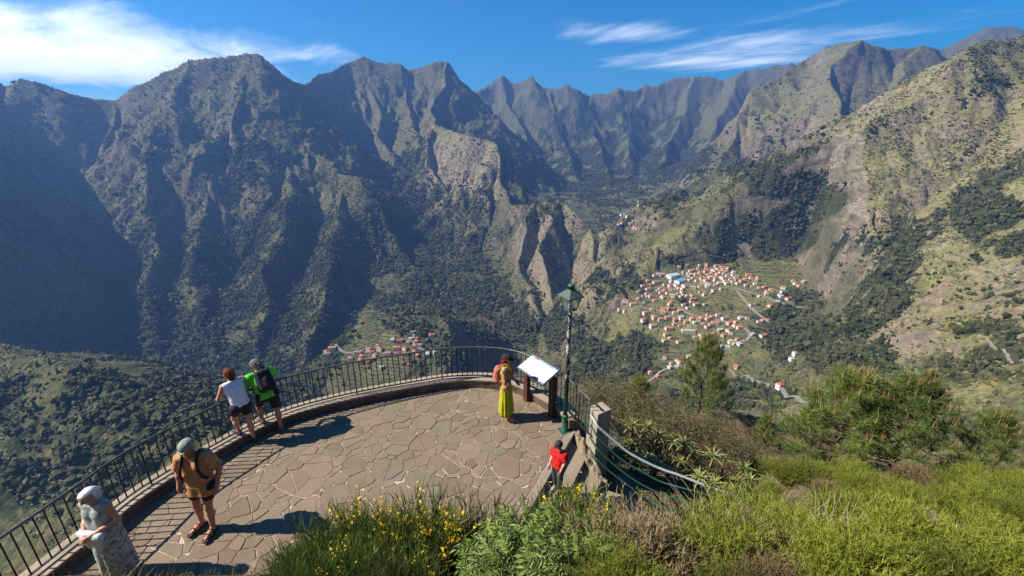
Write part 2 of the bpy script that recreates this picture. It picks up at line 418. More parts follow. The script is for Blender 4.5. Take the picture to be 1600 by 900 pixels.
def terrain(x, y, detail=True):
    r = np.hypot(x, y)
    x = x.astype(np.float32); y = y.astype(np.float32)
    k = sstep(r, 250, 900)
    wx = x + (34 * fbm(x, y, 330, 3, 0.55, 41)) * k
    wy = y + (34 * fbm(x, y, 330, 3, 0.55, 57)) * k
    h = np.full(x.shape, -1e9, np.float32); ss = np.zeros_like(x); dd = np.zeros_like(x); gul = np.ones_like(x); b0 = np.full_like(x, -1e6); b1 = np.full_like(x, -1e6 + 1)
    for i, rd in enumerate(RIDGES):
        hz, s, d, sg = tent(wx, wy, rd, h)
        m = hz > h
        ss[m] = s[m] + 777.0 * i; dd[m] = d[m]; gul[m] = rd['gul'] * (1 + (rd['gp'] - 1) * sstep(sg[m], 0.0, 0.7)); h[m] = hz[m]; b0[m], b1[m] = rd.get('step', (-1e6, -1e6 + 1))
    # gullies that run down from the crests, and broken rock on top
    amp = sstep(dd, 15, 260) * gul
    sw = ss + 60 * fbm(x, y, 260, 3, 0.55, 3)
    g1 = ridged(sw, dd * 0.22, 150, 3, 0.55, 61)
    g2 = ridged(wx, wy, 330, 5, 0.55, 23)
    h = h + amp * (62 * (1 - 0.6 * sstep(r, 2800, 4200)) * (g1 - 0.45) + 95 * (g2 - 0.48)) * sstep(r, 120, 900)
    h = h + (17 * (ridged(wx, wy, 85, 4, 0.6, 87) - 0.5) + 9.0 * (ridged(x, y, 27, 3, 0.6, 19) - 0.5) * (1 - 0.5 * sstep(r, 2500, 4500))) * (0.35 + 0.65 * sstep(dd, 0, 120)) * sstep(r, 120, 700) * gul
    # sheer bluffs: the slope gathers into one cliff band
    tb = np.clip((h - b0) / (b1 - b0), 0, 1); h = np.where((tb > 0) & (tb < 1), b0 + (b1 - b0) * (0.25 * tb + 0.75 * tb * tb * (3 - 2 * tb)), h)
    # strata: rock bands step the steep faces
    st = h / 46.0 + 0.9 * fbm(x, y, 500, 2, 0.5, 101) + 0.55 * fbm(x, y, 110, 3, 0.55, 111); fr = st - np.floor(st)
    h = h + 7.0 * (sstep(fr, 0.55, 0.95) - fr) * sstep(r, 500, 1100) * gul
    # valley floor, village benches
    d, s, z, side = seg_dist(x, y, RIVER)
    fl = z + 0.16 * np.clip(d - 25, 0, 900) + 8 * fbm(x, y, 90, 3, 0.5, 77)
    h = np.where(r > 150, np.maximum(h, fl), h)
    sd = poly_sd(x, y, BENCH)
    bz = bench_z(x, y) + 7 * fbm(x, y, 160, 3, 0.5, 33)
    inb = sstep(-sd, 0, 90)
    h = np.where(sd < 0, h * (1 - inb) + np.maximum(bz, np.minimum(h, bz + 14)) * inb, h)
    h = np.maximum(h, np.where(sd < 400, bz - 0.95 * np.maximum(0, sd) - 10, -1e9))
    sl = poly_sd(x, y, LBENCH)
    lz = lbench_z(x, y) + 5 * fbm(x, y, 120, 3, 0.5, 35)
    inl = sstep(-sl, 0, 70)
    h = np.where(sl < 0, h * (1 - inl) + np.maximum(lz, np.minimum(h, lz + 8)) * inl, h)
    h = np.maximum(h, np.where(sl < 300, lz - 1.0 * np.maximum(0, sl) - 6, -1e9))
    ng, nsd = near_ground(x, y)
    rough_cliff = 10 * (ridged(x, y, 40, 4, 0.5, 71) - 0.5) * sstep(nsd, 4, 60)
    w = sstep(nsd, 0, 260)
    hn = ng + rough_cliff
    h = np.where(nsd < 0.5, ng, np.maximum(hn, np.where(nsd > 25, h, -1e9)) if True else h)
    return h, dd, sd, sl

def ring_r():
    a = np.geomspace(1.2, 300, 190, endpoint=False)
    b = np.geomspace(300, 4600, 930, endpoint=False)
    c = np.geomspace(4600, 9500, 150)
    return np.r_[a, b, c]
def ring_a():
    d = np.radians(np.linspace(-55, 55, 800))
    rest = np.radians(np.linspace(56, 304, 110))[1:-1]
    return np.r_[d, rest]
RR, AA = ring_r(), ring_a()
GR, GA = np.meshgrid(RR, AA, indexing='ij')
TX, TY = GR * np.sin(GA), GR * np.cos(GA)
NRr, NAa = TX.shape
TZ, TD, TSD, TSL = [a.reshape(NRr, NAa) for a in terrain(TX.ravel(), TY.ravel())]
# slope of the ground (up component of the normal)
def grid_normal():
    P = np.stack([TX, TY, TZ], -1)
    dr = np.gradient(P, axis=0); da = np.roll(P, -1, 1) - np.roll(P, 1, 1)
    n = np.cross(da, dr); n /= np.linalg.norm(n, axis=-1, keepdims=True) + 1e-9
    return np.where(n[..., 2:3] < 0, -n, n)
TN = grid_normal()
PXG, PYG = project(TX, TY, TZ)
# ground cover: where woods, grass and bare earth lie, with gorge shade laid in as woods (regions marked on the photograph, laid on the ground)
WOB = 1 + 0.45 * fbm(TX, TY, 90, 4, 0.6, 301)
def blobs(L):
    m = np.zeros_like(TX)
    wob = WOB
    for (cx_, cy_2, rx, ry, rot, amt, y0, y1) in L:
        R_ = max(rx, ry) * 2.1
        i0, i1 = np.searchsorted(RR, y0), min(NRr, np.searchsorted(RR, y1 * 1.75) + 1)
        S = (slice(i0, i1), slice(0, 800))
        ux, uy = PXG[S] - cx_, PYG[S] - cy_2
        k = np.nonzero((np.abs(ux) < R_) & (np.abs(uy) < R_) & (TY[S] > y0) & (TY[S] < y1))
        if len(k[0]) == 0: continue
        c, s = math.cos(math.radians(rot)), math.sin(math.radians(rot))
        a = (ux[k] * c + uy[k] * s) / rx; b = (-ux[k] * s + uy[k] * c) / ry
        q = (a * a + b * b) * wob[S][k]
        v = m[S]; v[k] = np.maximum(v[k], amt * (1 - sstep(q, 0.55, 1.25)))
    return m
WOODS_AND_SHADE = [
 (630,360,60,80,-40,1.0,1400,2500),(690,420,70,90,-45,1.0,1300,2500),(750,470,70,55,45,1.0,1200,2300),(790,500,60,35,30,1.0,1100,2000),  # dense dark woods standing in for the shade on the gorge face
 (330,470,170,120,15,0.8,900,2000),(450,420,120,120,0,0.75,1000,2000),(560,360,70,90,20,0.9,1200,2000),(640,470,60,60,20,0.6,1000,1600),
 (250,560,110,60,0,0.8,800,1500),(440,545,60,60,0,0.8,900,1500),(520,500,40,70,0,0.8,1000,1500),
 (400,255,40,45,0,0.7,1500,2300),(430,600,90,40,0,0.6,700,1500),
 (100,640,160,60,0,0.85,150,700),(80,730,160,70,0,0.95,150,700),(300,640,130,70,0,0.9,150,800),
 (1175,268,40,22,10,1.0,1500,3200),(1235,290,60,22,-5,1.0,1500,3000),(1260,330,80,25,-18,0.95,1200,2600),(1150,360,70,22,-10,0.8,1400,2600),
 (1100,405,70,16,-8,0.9,1200,2300),(1230,380,60,22,-15,0.8,1200,2200),
 (1330,400,60,35,-30,0.95,800,1500),(1395,400,50,50,-40,1.0,700,1500),(1370,470,60,60,-40,1.0,600,1400),(1330,435,25,25,0,1.0,800,1400),
 (1250,520,90,45,5,0.95,600,1300),(1330,560,80,50,20,0.95,500,1200),(1200,560,50,30,0,0.5,500,1200),
 (1560,350,80,50,20,0.9,500,1400),(1450,580,50,40,0,0.5,300,900),
 (1520,140,70,18,-15,0.5,900,1700),(1560,230,70,15,-15,0.45,900,1700),(1400,190,60,15,-20,0.5,900,1700),
 (930,450,40,30,0,0.9,1000,1900),(890,520,55,40,30,0.9,700,1600),(960,570,60,50,0,0.9,600,1200),(1000,545,40,30,0,0.7,600,1200),
 (1150,620,120,30,0,0.85,500,1000),(1250,640,60,30,0,0.8,300,900),
 (960,210,120,60,0,0.7,3000,5800),(900,265,120,45,0,0.8,2500,5000),(1030,240,90,50,0,0.7,2800,5500),(960,300,60,30,0,0.5,2300,4000),
 (1020,330,60,18,-30,0.8,1800,3000),(700,330,60,60,30,0.5,1500,2600),(860,330,60,25,0,0.4,1600,2300),
]
GREEN = [(1500,250,150,70,-15,0.7,600,1700),(1420,230,90,50,-20,0.6,600,1700),(1480,430,90,50,20,0.7,300,1300),(1560,130,80,40,-10,0.5,700,1700),(1090,480,170,90,0,0.6,900,1700),(1150,600,130,60,0,0.7,600,1300),(1500,540,80,60,30,0.9,300,900),(1560,620,80,60,30,0.9,200,800),
 (1450,330,120,60,-10,0.35,700,1600),(1100,350,90,60,0,0.6,1500,2600),(1190,425,80,25,0,0.7,1200,1800),(590,520,80,60,0,0.7,900,1500),(600,590,80,40,0,0.8,700,1200),(1020,390,60,40,0,0.6,1500,2400),
 (420,520,40,80,20,0.5,900,1600),(300,470,40,40,20,0.5,900,1600),(1030,290,40,20,0,0.6,2300,3600),(1340,100,90,30,10,0.45,2600,3700),(1230,180,60,30,-20,0.35,2600,3400)]
BARE = [(1150,470,40,10,0,0.0,900,1700),(1440,480,70,16,-38,0.9,500,1300),(1430,520,50,40,0,0.7,500,1000),(1560,450,60,50,0,0.5,400,1100),(720,260,55,45,0,0.7,1900,3000),(880,410,50,80,10,0.6,1300,2100),
 (500,262,28,22,0,0.8,1600,2000),(1310,420,60,40,0,0.45,800,1500),(1260,660,50,25,0,0.8,250,800),(1250,225,90,50,0,0.5,2200,3300),(1500,180,120,70,0,0.35,900,1700)]
DRY = [(1500,280,240,230,0,1.0,150,1900),(1450,520,190,130,0,0.9,150,1300),(1250,200,120,80,0,0.5,2200,3600),(1350,110,110,45,0,0.3,2400,3700),(725,265,70,75,0,0.8,1800,3100),(880,400,70,110,10,0.8,1300,2300),(1110,470,200,110,0,0.6,900,1800),(600,540,90,60,0,0.5,800,1500),(1080,320,130,60,0,0.5,1700,3000),(420,260,110,60,20,0.25,1500,2700)]
A_DRY = blobs(DRY)
A_WOOD = blobs(WOODS_AND_SHADE); A_GREEN = blobs(GREEN); A_BARE = blobs(BARE)
gen = fbm(TX, TY, 240, 4, 0.6, 401)
steep = 1 - TN[..., 2]
rr = np.hypot(TX, TY)
# scattered scrub and trees where the slope lets them hold
A_WOOD = A_WOOD * (0.35 + 0.65 * sstep(fbm(TX, TY, 170, 4, 0.6, 611), -0.38, 0.05))
A_WOOD = np.clip(np.maximum(A_WOOD, 0.55 * sstep(gen, 0.05, 0.55) * (1 - sstep(steep, 0.45, 0.62)) * (1 - 0.75 * sstep(TZ, -120, 150)) * sstep(rr, 60, 200)) * (1 - 0.85 * A_BARE), 0, 1)
A_TERR = np.maximum(sstep(-TSL, -20, 30) * (1 - A_WOOD), np.maximum(0.8 * sstep(-TSD, 0, 60) * sstep(fbm(TX, TY, 130, 3, 0.5, 55), -0.25, 0.1), blobs([(610,480,60,40,0,1.0,1000,1500),(1085,565,60,25,0,1.0,700,1300),(1060,620,60,30,0,0.6,600,1100),(1170,590,60,30,0,0.9,600,1200)])))
A_NEAR = 1 - sstep(rr, 14, 40)

def ground_material():
    M = Mat('hillside')
    pos = M.coord('Position'); geo = M.n.new('ShaderNodeNewGeometry')
    sep = M.n.new('ShaderNodeSeparateXYZ'); M.l.new(geo.outputs['Normal'], sep.inputs[0])
    sp = M.n.new('ShaderNodeSeparateXYZ'); M.l.new(pos, sp.inputs[0])
    big = M.noise(0.004, 6, 0.6, 0.4, pos); mid = M.noise(0.022, 7, 0.65, 0.3, pos); fine = M.noise(0.11, 6, 0.7, 0.2, pos)
    streak = M.noise(0.02, 5, 0.6, 0.6, pos, (1, 1, 0.25))
    band = M.noise(0.03, 6, 0.65, 1.2, pos, (0.6, 0.6, 1.5))
    steepness = M.math('SUBTRACT', 1.0, sep.outputs[2])
    rk = M.math('ADD', steepness, M.math('MULTIPLY', M.math('SUBTRACT', mid, 0.5), 0.5))
    rk = M.rng(rk, 0.34, 0.6)
    dry = M.attr('dry').outputs['Fac']
    both = lambda f, w0, w1, d0, d1: M.mix(dry, M.mix(f, w0, w1), M.mix(f, d0, d1))
    rock = both(M.rng(band, 0.3, 0.7), (0.065, 0.056, 0.045), (0.20, 0.165, 0.125), (0.115, 0.094, 0.068), (0.35, 0.29, 0.21))
    rock = M.mix(M.rng(streak, 0.52, 0.78, 0.0, 0.8), rock, M.mix(dry, (0.25, 0.205, 0.15), (0.33, 0.27, 0.195)))
    scrub = both(M.rng(fine, 0.32, 0.68), (0.037, 0.043, 0.019), (0.185, 0.165, 0.08), (0.085, 0.078, 0.038), (0.35, 0.31, 0.175))
    grass = both(M.rng(mid, 0.3, 0.7), (0.06, 0.074, 0.022), (0.155, 0.15, 0.058), (0.11, 0.122, 0.028), (0.28, 0.25, 0.075))
    veg = M.mix(M.rng(big, 0.38, 0.62), scrub, M.mix(0.55, grass, scrub))
    veg = M.mix(M.math('MULTIPLY', M.attr('green').outputs['Fac'], M.rng(mid, 0.38, 0.6)), veg, grass)
    earth = M.mix(M.rng(fine, 0.3, 0.7), (0.17, 0.125, 0.085), (0.33, 0.255, 0.175))
    c = M.mix(rk, veg, rock)
    c = M.mix(M.math('MULTIPLY', M.attr('bare').outputs['Fac'], M.rng(mid, 0.35, 0.55)), c, earth)
    wood = M.mix(M.rng(fine, 0.35, 0.7), (0.017, 0.024, 0.011), (0.06, 0.068, 0.03))
    wf = M.math('ADD', M.attr('wood').outputs['Fac'], M.math('MULTIPLY', M.math('SUBTRACT', fine, 0.5), 0.9))
    c = M.mix(M.rng(wf, 0.35, 0.62), c, wood)
    # dry stone walls of the farm terraces
    zt = M.math('FRACT', M.math('ADD', M.math('DIVIDE', sp.outputs[2], 4.6), M.math('MULTIPLY', M.noise(0.006, 2, 0.5, 0.0, pos), 9.0)))
    wall = M.math('MULTIPLY', M.rng(zt, 0.0, 0.1), M.math('SUBTRACT', 1.0, M.rng(zt, 0.28, 0.36)))
    tf = M.math('MULTIPLY', M.attr('farm').outputs['Fac'], wall)
    field = M.mix(M.rng(mid, 0.35, 0.65), (0.085, 0.105, 0.035), (0.17, 0.16, 0.068))
    c = M.mix(M.math('MULTIPLY', M.attr('farm').outputs['Fac'], 0.65), c, field)
    c = M.mix(M.math('MULTIPLY', tf, 0.8), c, (0.05, 0.043, 0.034))
    nearc = M.mix(M.rng(M.noise(1.2, 6, 0.65, 0.2, pos), 0.35, 0.65), (0.07, 0.05, 0.033), (0.19, 0.14, 0.09))
    nearc = M.mix(M.rng(M.noise(4.0, 6, 0.65, 0.2, pos), 0.5, 0.72), nearc, (0.07, 0.075, 0.03))
    c = M.mix(M.attr('near').outputs['Fac'], c, nearc)
    M.col(c); M.rough(0.95); M.b.inputs['Specular IOR Level'].default_value = 0.05
    hgt = M.math('ADD', M.math('MULTIPLY', mid, 14.0), M.math('MULTIPLY', fine, 5.0))
    hn = M.math('MULTIPLY', M.noise(6.0, 5, 0.6, 0.0, pos), 0.06)
    nf = M.attr('near').outputs['Fac']
    hh = M.math('ADD', M.math('MULTIPLY', hgt, M.math('SUBTRACT', 1.0, nf)), M.math('MULTIPLY', hn, nf))
    M.bump(hh, 0.9, 1.3)
    return M.m
idx = np.arange(NRr * NAa).reshape(NRr, NAa)
q = np.stack([idx[:-1], np.roll(idx, -1, 1)[:-1], np.roll(idx, -1, 1)[1:], idx[1:]], -1).reshape(-1, 4)
V = np.stack([TX, TY, TZ], -1).reshape(-1, 3)
ctr = np.array([[0, 0, float(TZ[0].mean())]])
ground = fast_mesh('hillside', V, q, ground_material(), smooth=True,
    attrs=dict(wood=A_WOOD.ravel(), green=A_GREEN.ravel(), bare=A_BARE.ravel(), farm=A_TERR.ravel(), dry=A_DRY.ravel(), near=A_NEAR.ravel()))
tag(ground, 'steep green and brown mountain valley with bare cliffs', kind='structure')

# ------------------------------------------------------------------ haze
def make_haze():
    x, y0, y1, z0, z1 = 10500, -10500, 10500, float(TZ.min()) - 1.0, float(TZ.max()) + 25
    V = [(-x,y0,z0),(x,y0,z0),(x,y1,z0),(-x,y1,z0),(-x,y0,z1),(x,y0,z1),(x,y1,z1),(-x,y1,z1)]
    Fq = [(0,3,2,1),(4,5,6,7),(0,1,5,4),(1,2,6,5),(2,3,7,6),(3,0,4,7)]
    m = bpy.data.materials.new('haze'); m.use_nodes = True; n = m.node_tree.nodes; n.clear()
    out = n.new('ShaderNodeOutputMaterial'); pv = n.new('ShaderNodeVolumePrincipled')
    pv.inputs['Color'].default_value = (0.22, 0.44, 1.0, 1); pv.inputs['Density'].default_value = HAZE
    pv.inputs['Anisotropy'].default_value = 0.3
    m.node_tree.links.new(pv.outputs[0], out.inputs['Volume'])
    o = mesh_obj('haze', V, Fq, m)
    tag(o, 'thin blue haze filling the valley', kind='stuff')
HAZE = 1.02e-4
make_haze()
# ------------------------------------------------------------------ small mesh tools
def tube(P, r, n=8, cap=True):
    """round bar along points P; r a number or one per point"""
    P = np.array(P, float); m = len(P); rad = np.full(m, r) if np.isscalar(r) else np.array(r, float)
    t = np.gradient(P, axis=0); t /= np.linalg.norm(t, axis=1)[:, None] + 1e-12
    ref = np.array((0, 0, 1.0)) if abs(t[0][2]) < 0.9 else np.array((1.0, 0, 0))
    V, Fq = [], []
    u = np.cross(t[0], ref); u /= np.linalg.norm(u)
    for i in range(m):
        u = u - t[i] * np.dot(u, t[i]); u /= np.linalg.norm(u) + 1e-12
        w = np.cross(t[i], u)
        for k in range(n):
            a = 2 * math.pi * k / n
            V.append(P[i] + rad[i] * (math.cos(a) * u + math.sin(a) * w))
    for i in range(m - 1):
        for k in range(n):
            Fq.append((i * n + k, i * n + (k + 1) % n, (i + 1) * n + (k + 1) % n, (i + 1) * n + k))
    if cap:
        Fq.append(tuple(range(n))[::-1]); Fq.append(tuple(range((m - 1) * n, m * n)))
    return V, Fq
def join(parts):
    V, Fq = [], []
    for v, f in parts:
        o = len(V); V += list(v); Fq += [tuple(i + o for i in q_) for q_ in f]
    return V, Fq
def box(cx, cy, cz, sx, sy, sz, bev=0.0, rz=0.0):
    bm = bmesh.new()
    bmesh.ops.create_cube(bm, size=1.0, matrix=Matrix.Translation((cx, cy, cz)) @ Matrix.Rotation(rz, 4, 'Z') @ Matrix.Diagonal((sx, sy, sz, 1)))
    if bev: bmesh.ops.bevel(bm, geom=bm.edges[:], offset=bev, segments=2, affect='EDGES')
    bm.verts.ensure_lookup_table()
    for i, v in enumerate(bm.verts): v.index = i
    out = [tuple(v.co) for v in bm.verts], [tuple(v.index for v in f.verts) for f in bm.faces]
    bm.free(); return out
def prism(poly, z0, z1, bev=0.0):
    """upright block over a ground outline"""
    n = len(poly); a = sum(poly[i][0] * poly[(i + 1) % n][1] - poly[(i + 1) % n][0] * poly[i][1] for i in range(n))
    if a < 0: poly = poly[::-1]
    if bev <= 0:
        V = [(p[0], p[1], z0) for p in poly] + [(p[0], p[1], z1) for p in poly]
        Fq = [tuple(range(n))[::-1], tuple(range(n, 2 * n))] + [(i, (i + 1) % n, n + (i + 1) % n, n + i) for i in range(n)]
        return V, Fq
    c = np.mean(np.array(poly), 0)
    ins = [tuple(np.array(p) + (c - np.array(p)) / (np.linalg.norm(c - np.array(p)) + 1e-9) * bev) for p in poly]
    V = [(p[0], p[1], z0) for p in poly] + [(p[0], p[1], z1 - bev * 0.6) for p in poly] + [(p[0], p[1], z1) for p in ins]
    Fq = [tuple(range(2 * n, 3 * n))]
    for b in (0, n):
        Fq += [(b + i, b + (i + 1) % n, b + n + (i + 1) % n, b + n + i) for i in range(n)]
    return V, Fq

# ------------------------------------------------------------------ materials of the viewpoint
def stone_mat(name, a, b, c=None, attr=True, scale=3.0, bump=0.35):
    M = Mat(name); pos = M.coord('Position')
    oi = M.n.new('ShaderNodeObjectInfo')
    col = M.mix(M.rng(oi.outputs['Random'], 0, 1, smooth=False), a, b)
    r2 = M.math('FRACT', M.math('MULTIPLY', oi.outputs['Random'], 9.7))
    if c: col = M.mix(M.rng(r2, 0.6, 1.0), col, c)
    n1 = M.noise(scale, 6, 0.65, 0.3, pos); n2 = M.noise(scale * 12, 5, 0.65, 0, pos)
    col = M.mix(M.rng(n1, 0.3, 0.72, 0.0, 0.45), col, (0.12, 0.092, 0.066))
    col = M.mix(M.rng(n2, 0.52, 0.75, 0.0, 0.35), col, (0.36, 0.29, 0.21))
    M.col(col); M.rough(M.rng(n1, 0.2, 0.8, 0.62, 0.9))
    M.bump(M.math('ADD', M.math('MULTIPLY', n2, 0.4), M.noise(scale * 3, 4, 0.6, 0, pos)), bump, 0.012)
    return M.m
M_FLAG = stone_mat('flagstone', (0.155, 0.111, 0.074), (0.225, 0.165, 0.112), (0.175, 0.148, 0.10), scale=2.2)
M_MORTAR = Mat('mortar')
_p = M_MORTAR.coord('Position')
_c = M_MORTAR.mix(M_MORTAR.rng(M_MORTAR.noise(0.55, 3, 0.6, 0.3, _p), 0.37, 0.54), (0.10, 0.077, 0.056), (0.42, 0.34, 0.25))
_c = M_MORTAR.mix(M_MORTAR.rng(M_MORTAR.noise(9, 5, 0.65, 0, _p), 0.5, 0.8), _c, (0.12, 0.095, 0.07))
M_MORTAR.col(_c); M_MORTAR.rough(0.92); M_MORTAR.bump(M_MORTAR.noise(30, 5, 0.6, 0, _p), 0.4, 0.01); M_MORTAR = M_MORTAR.m
M_WALL = stone_mat('basalt_wall', (0.085, 0.06, 0.048), (0.155, 0.115, 0.09), (0.12, 0.075, 0.058), scale=4.0, bump=0.7)
M_COPING = stone_mat('coping_cement', (0.30, 0.24, 0.175), (0.38, 0.31, 0.23), scale=2.5, bump=0.4)
M_CEMENT = stone_mat('cement', (0.24, 0.19, 0.14), (0.28, 0.225, 0.17), scale=1.6, bump=0.35)
M_PILLAR = stone_mat('pillar_concrete', (0.33, 0.275, 0.205), (0.37, 0.31, 0.235), scale=3.5, bump=0.4)
M_KERB = stone_mat('tan_rubble', (0.24, 0.19, 0.125), (0.31, 0.25, 0.17), scale=7, bump=0.9)
def paint(name, c, rough=0.45, wear=0.5, dark=(0.02, 0.022, 0.02)):
    M = Mat(name); pos = M.coord('Position')
    n = M.noise(7, 6, 0.7, 0.2, pos)
    M.col(M.mix(M.rng(n, 0.45, 0.75, 0.0, wear), c, dark)); M.rough(M.rng(n, 0.3, 0.7, rough, rough + 0.25))
    M.b.inputs['Specular IOR Level'].default_value = 0.5
    return M.m
M_IRON = paint('railing_paint', (0.012, 0.018, 0.017), 0.38, 0.5, (0.03, 0.022, 0.016))
M_TOPRAIL = paint('handrail_sheen_paint', (0.05, 0.062, 0.06), 0.3, 0.4, (0.16, 0.15, 0.14))  # greyer than the bars: sun sheen put into the top rail's colour
M_GREEN = paint('green_paint', (0.016, 0.085, 0.062), 0.4, 0.45, (0.012, 0.035, 0.03))
M_BAR = paint('worn_green_bar', (0.30, 0.34, 0.35), 0.3, 0.7, (0.05, 0.13, 0.10))
M_DARK = plain('black_fabric', (0.018, 0.018, 0.022), 0.8, 0.3, 20)

# ------------------------------------------------------------------ terrace floor with its paving
end_i = int(np.argmin(np.linalg.norm(INNER - EDGE0, axis=1)))
FLOOR = [tuple(p) for p in INNER[:end_i:4]] + [tuple(EDGE0), tuple(EDGE1), tuple(EDGE1 + EDGE_D * 1.2), (-0.9, 4.0), (-6.9, 3.0)]
terrace = mesh_obj('terrace', *prism(FLOOR, -0.9, 0.0), M_MORTAR)
tag(terrace, 'round viewing terrace paved with irregular brown flagstones', kind='structure')
def clip_poly(P, nrm, d):
    """keep the part of polygon P with dot(p, nrm) <= d"""
    out = []; n = len(P)
    for i in range(n):
        a, b = P[i], P[(i + 1) % n]
        da = a[0] * nrm[0] + a[1] * nrm[1] - d; db = b[0] * nrm[0] + b[1] * nrm[1] - d
        if da <= 0: out.append(a)
        if (da < 0 < db) or (db < 0 < da):
            t = da / (da - db); out.append((a[0] + t * (b[0] - a[0]), a[1] + t * (b[1] - a[1])))
    return out
def area2(P):
    return 0.5 * abs(sum(P[i][0] * P[(i + 1) % len(P)][1] - P[(i + 1) % len(P)][0] * P[i][1] for i in range(len(P))))
def inset(P, g):
    """shrink a convex polygon by g"""
    n = len(P); a = sum(P[i][0] * P[(i + 1) % n][1] - P[(i + 1) % n][0] * P[i][1] for i in range(n)); s = 1 if a > 0 else -1
    Q = list(P)
    for i in range(n):
        p, q_ = P[i], P[(i + 1) % n]
        ex, ey = q_[0] - p[0], q_[1] - p[1]; L = math.hypot(ex, ey)
        if L < 1e-6: continue
        nr = (s * ey / L, -s * ex / L)
        Q = clip_poly(Q, nr, p[0] * nr[0] + p[1] * nr[1] - g)
        if len(Q) < 3: return []
    return Q
def lay_paving():
    rp = random.Random(21)
    pts = []
    FA = np.array([tuple(p) for p in INNER[:end_i:14]] + FLOOR[-5:])
    x0, x1, y0, y1 = -7.2, 1.6, 3.6, 10.2
    tries = 0
    while tries < 9000:
        tries += 1
        x, y = rp.uniform(x0, x1), rp.uniform(y0, y1)
        dmin = rp.choice((0.13, 0.2, 0.27, 0.34, 0.42))
        if all((x - a) ** 2 + (y - b) ** 2 > ((dmin + c) / 2) ** 2 for a, b, c in pts): pts.append((x, y, dmin))
    stones = []
    for i, (x, y, w) in enumerate(pts):
        P = [(x - 1, y - 1), (x + 1, y - 1), (x + 1, y + 1), (x - 1, y + 1)]
        for k, (a, b, c) in enumerate(pts):
            if k == i or abs(a - x) > 2 or abs(b - y) > 2: continue
            dx, dy = a - x, b - y; L2 = dx * dx + dy * dy
            t = 0.5 + (w * w - c * c) * 0.36 / L2
            t = min(max(t, 0.2), 0.8)
            P = clip_poly(P, (dx, dy), (x + t * dx) * dx + (y + t * dy) * dy)
            if len(P) < 3: break
        if len(P) < 3: continue
        todo = [P]
        if area2(P) > 0.08 and rp.random() < 0.6:
            a = rp.uniform(0, math.pi); nr = (math.cos(a), math.sin(a)); cx_ = sum(p[0] for p in P) / len(P) + rp.uniform(-.08, .08); cy2 = sum(p[1] for p in P) / len(P) + rp.uniform(-.08, .08)
            d = cx_ * nr[0] + cy2 * nr[1]
            todo = [clip_poly(P, nr, d), clip_poly(P, (-nr[0], -nr[1]), -d)]
        for Q in todo:
            if len(Q) < 3: continue
            Q = inset(Q, rp.choice((0.003, 0.004, 0.006, 0.009, 0.014)))
            if len(Q) < 3 or area2(Q) < 0.006: continue
            # keep it on the floor: cut against the wall curve, the stairs and the bank
            c = np.mean(np.array(Q), 0)
            sd = poly_sd(np.array([p[0] for p in Q]), np.array([p[1] for p in Q]), FA)
            if sd.max() > 0:
                j = int(np.argmin(np.linalg.norm(INNER - c, axis=1))); nr = RAIL_N[j]
                if np.linalg.norm(INNER[j] - c) < 0.9: Q = clip_poly(Q, nr, float(np.dot(INNER[j], nr)) - 0.012)
                nr = np.array((-EDGE_D[1], EDGE_D[0]));
                if nr[0] < 0: nr = -nr
                if len(Q) >= 3 and c[1] > 4.7: Q = clip_poly(Q, nr, float(np.dot(EDGE0, nr)) - 0.16)
                if len(Q) < 3 or area2(Q) < 0.006: continue
            c = np.mean(np.array(Q), 0)
            if poly_sd(np.array([c[0]]), np.array([c[1]]), FA)[0] > -0.02: continue
            stones.append(Q)
    stones = [s for s in stones if np.mean([p[1] for p in s]) > 4.15]
    # largest in the picture first
    def shown(s):
        c = np.mean(np.array(s), 0); return area2(s) / (c[0] ** 2 + c[1] ** 2 + 39) ** 1.5
    stones.sort(key=shown, reverse=True)
    rest = []
    for i, s in enumerate(stones):
        Q = []
        for a, b in zip(s, s[1:] + s[:1]):         # broken edges
            L = math.hypot(b[0] - a[0], b[1] - a[1]); Q.append(a)
            if L > 0.12:
                t = rp.uniform(0.3, 0.7); o = rp.uniform(-0.009, 0.006)
                Q.append((a[0] + t * (b[0] - a[0]) - o * (b[1] - a[1]) / L, a[1] + t * (b[1] - a[1]) + o * (b[0] - a[0]) / L))
        c = np.mean(np.array(Q), 0)
        V, Fq = prism([(p[0] - c[0], p[1] - c[1]) for p in Q], -0.02, 0.0, 0.004)
        tx, ty = rp.uniform(-0.006, 0.006), rp.uniform(-0.006, 0.006)
        h = rp.uniform(0.008, 0.015)
        V = [(v[0], v[1], v[2] + h + tx * v[0] + ty * v[1]) for v in V]
        if i < 300:
            o = mesh_obj('flagstone', V, Fq, M_FLAG, terrace); o.location = (c[0], c[1], 0)
        else:
            rest.append(([(v[0] + c[0], v[1] + c[1], v[2]) for v in V], Fq))
    if rest:
        o = mesh_obj('small_flagstones', *join(rest), M_FLAG, terrace); o['kind'] = 'stuff'
    print('flagstones', len(stones))
lay_paving()
# smooth cement strip along the stairs
nrm = np.array((EDGE_D[1], -EDGE_D[0]));  nrm = nrm if nrm[0] < 0 else -nrm
strip = [tuple(EDGE0 - nrm * 0.015), tuple(EDGE1 + EDGE_D * 0.8 - nrm * 0.015), tuple(EDGE1 + EDGE_D * 0.8 + nrm * 0.13), tuple(EDGE0 + nrm * 0.13)]
mesh_obj('edge_strip', *prism(strip, -0.12, 0.012, 0.006), M_CEMENT, terrace)

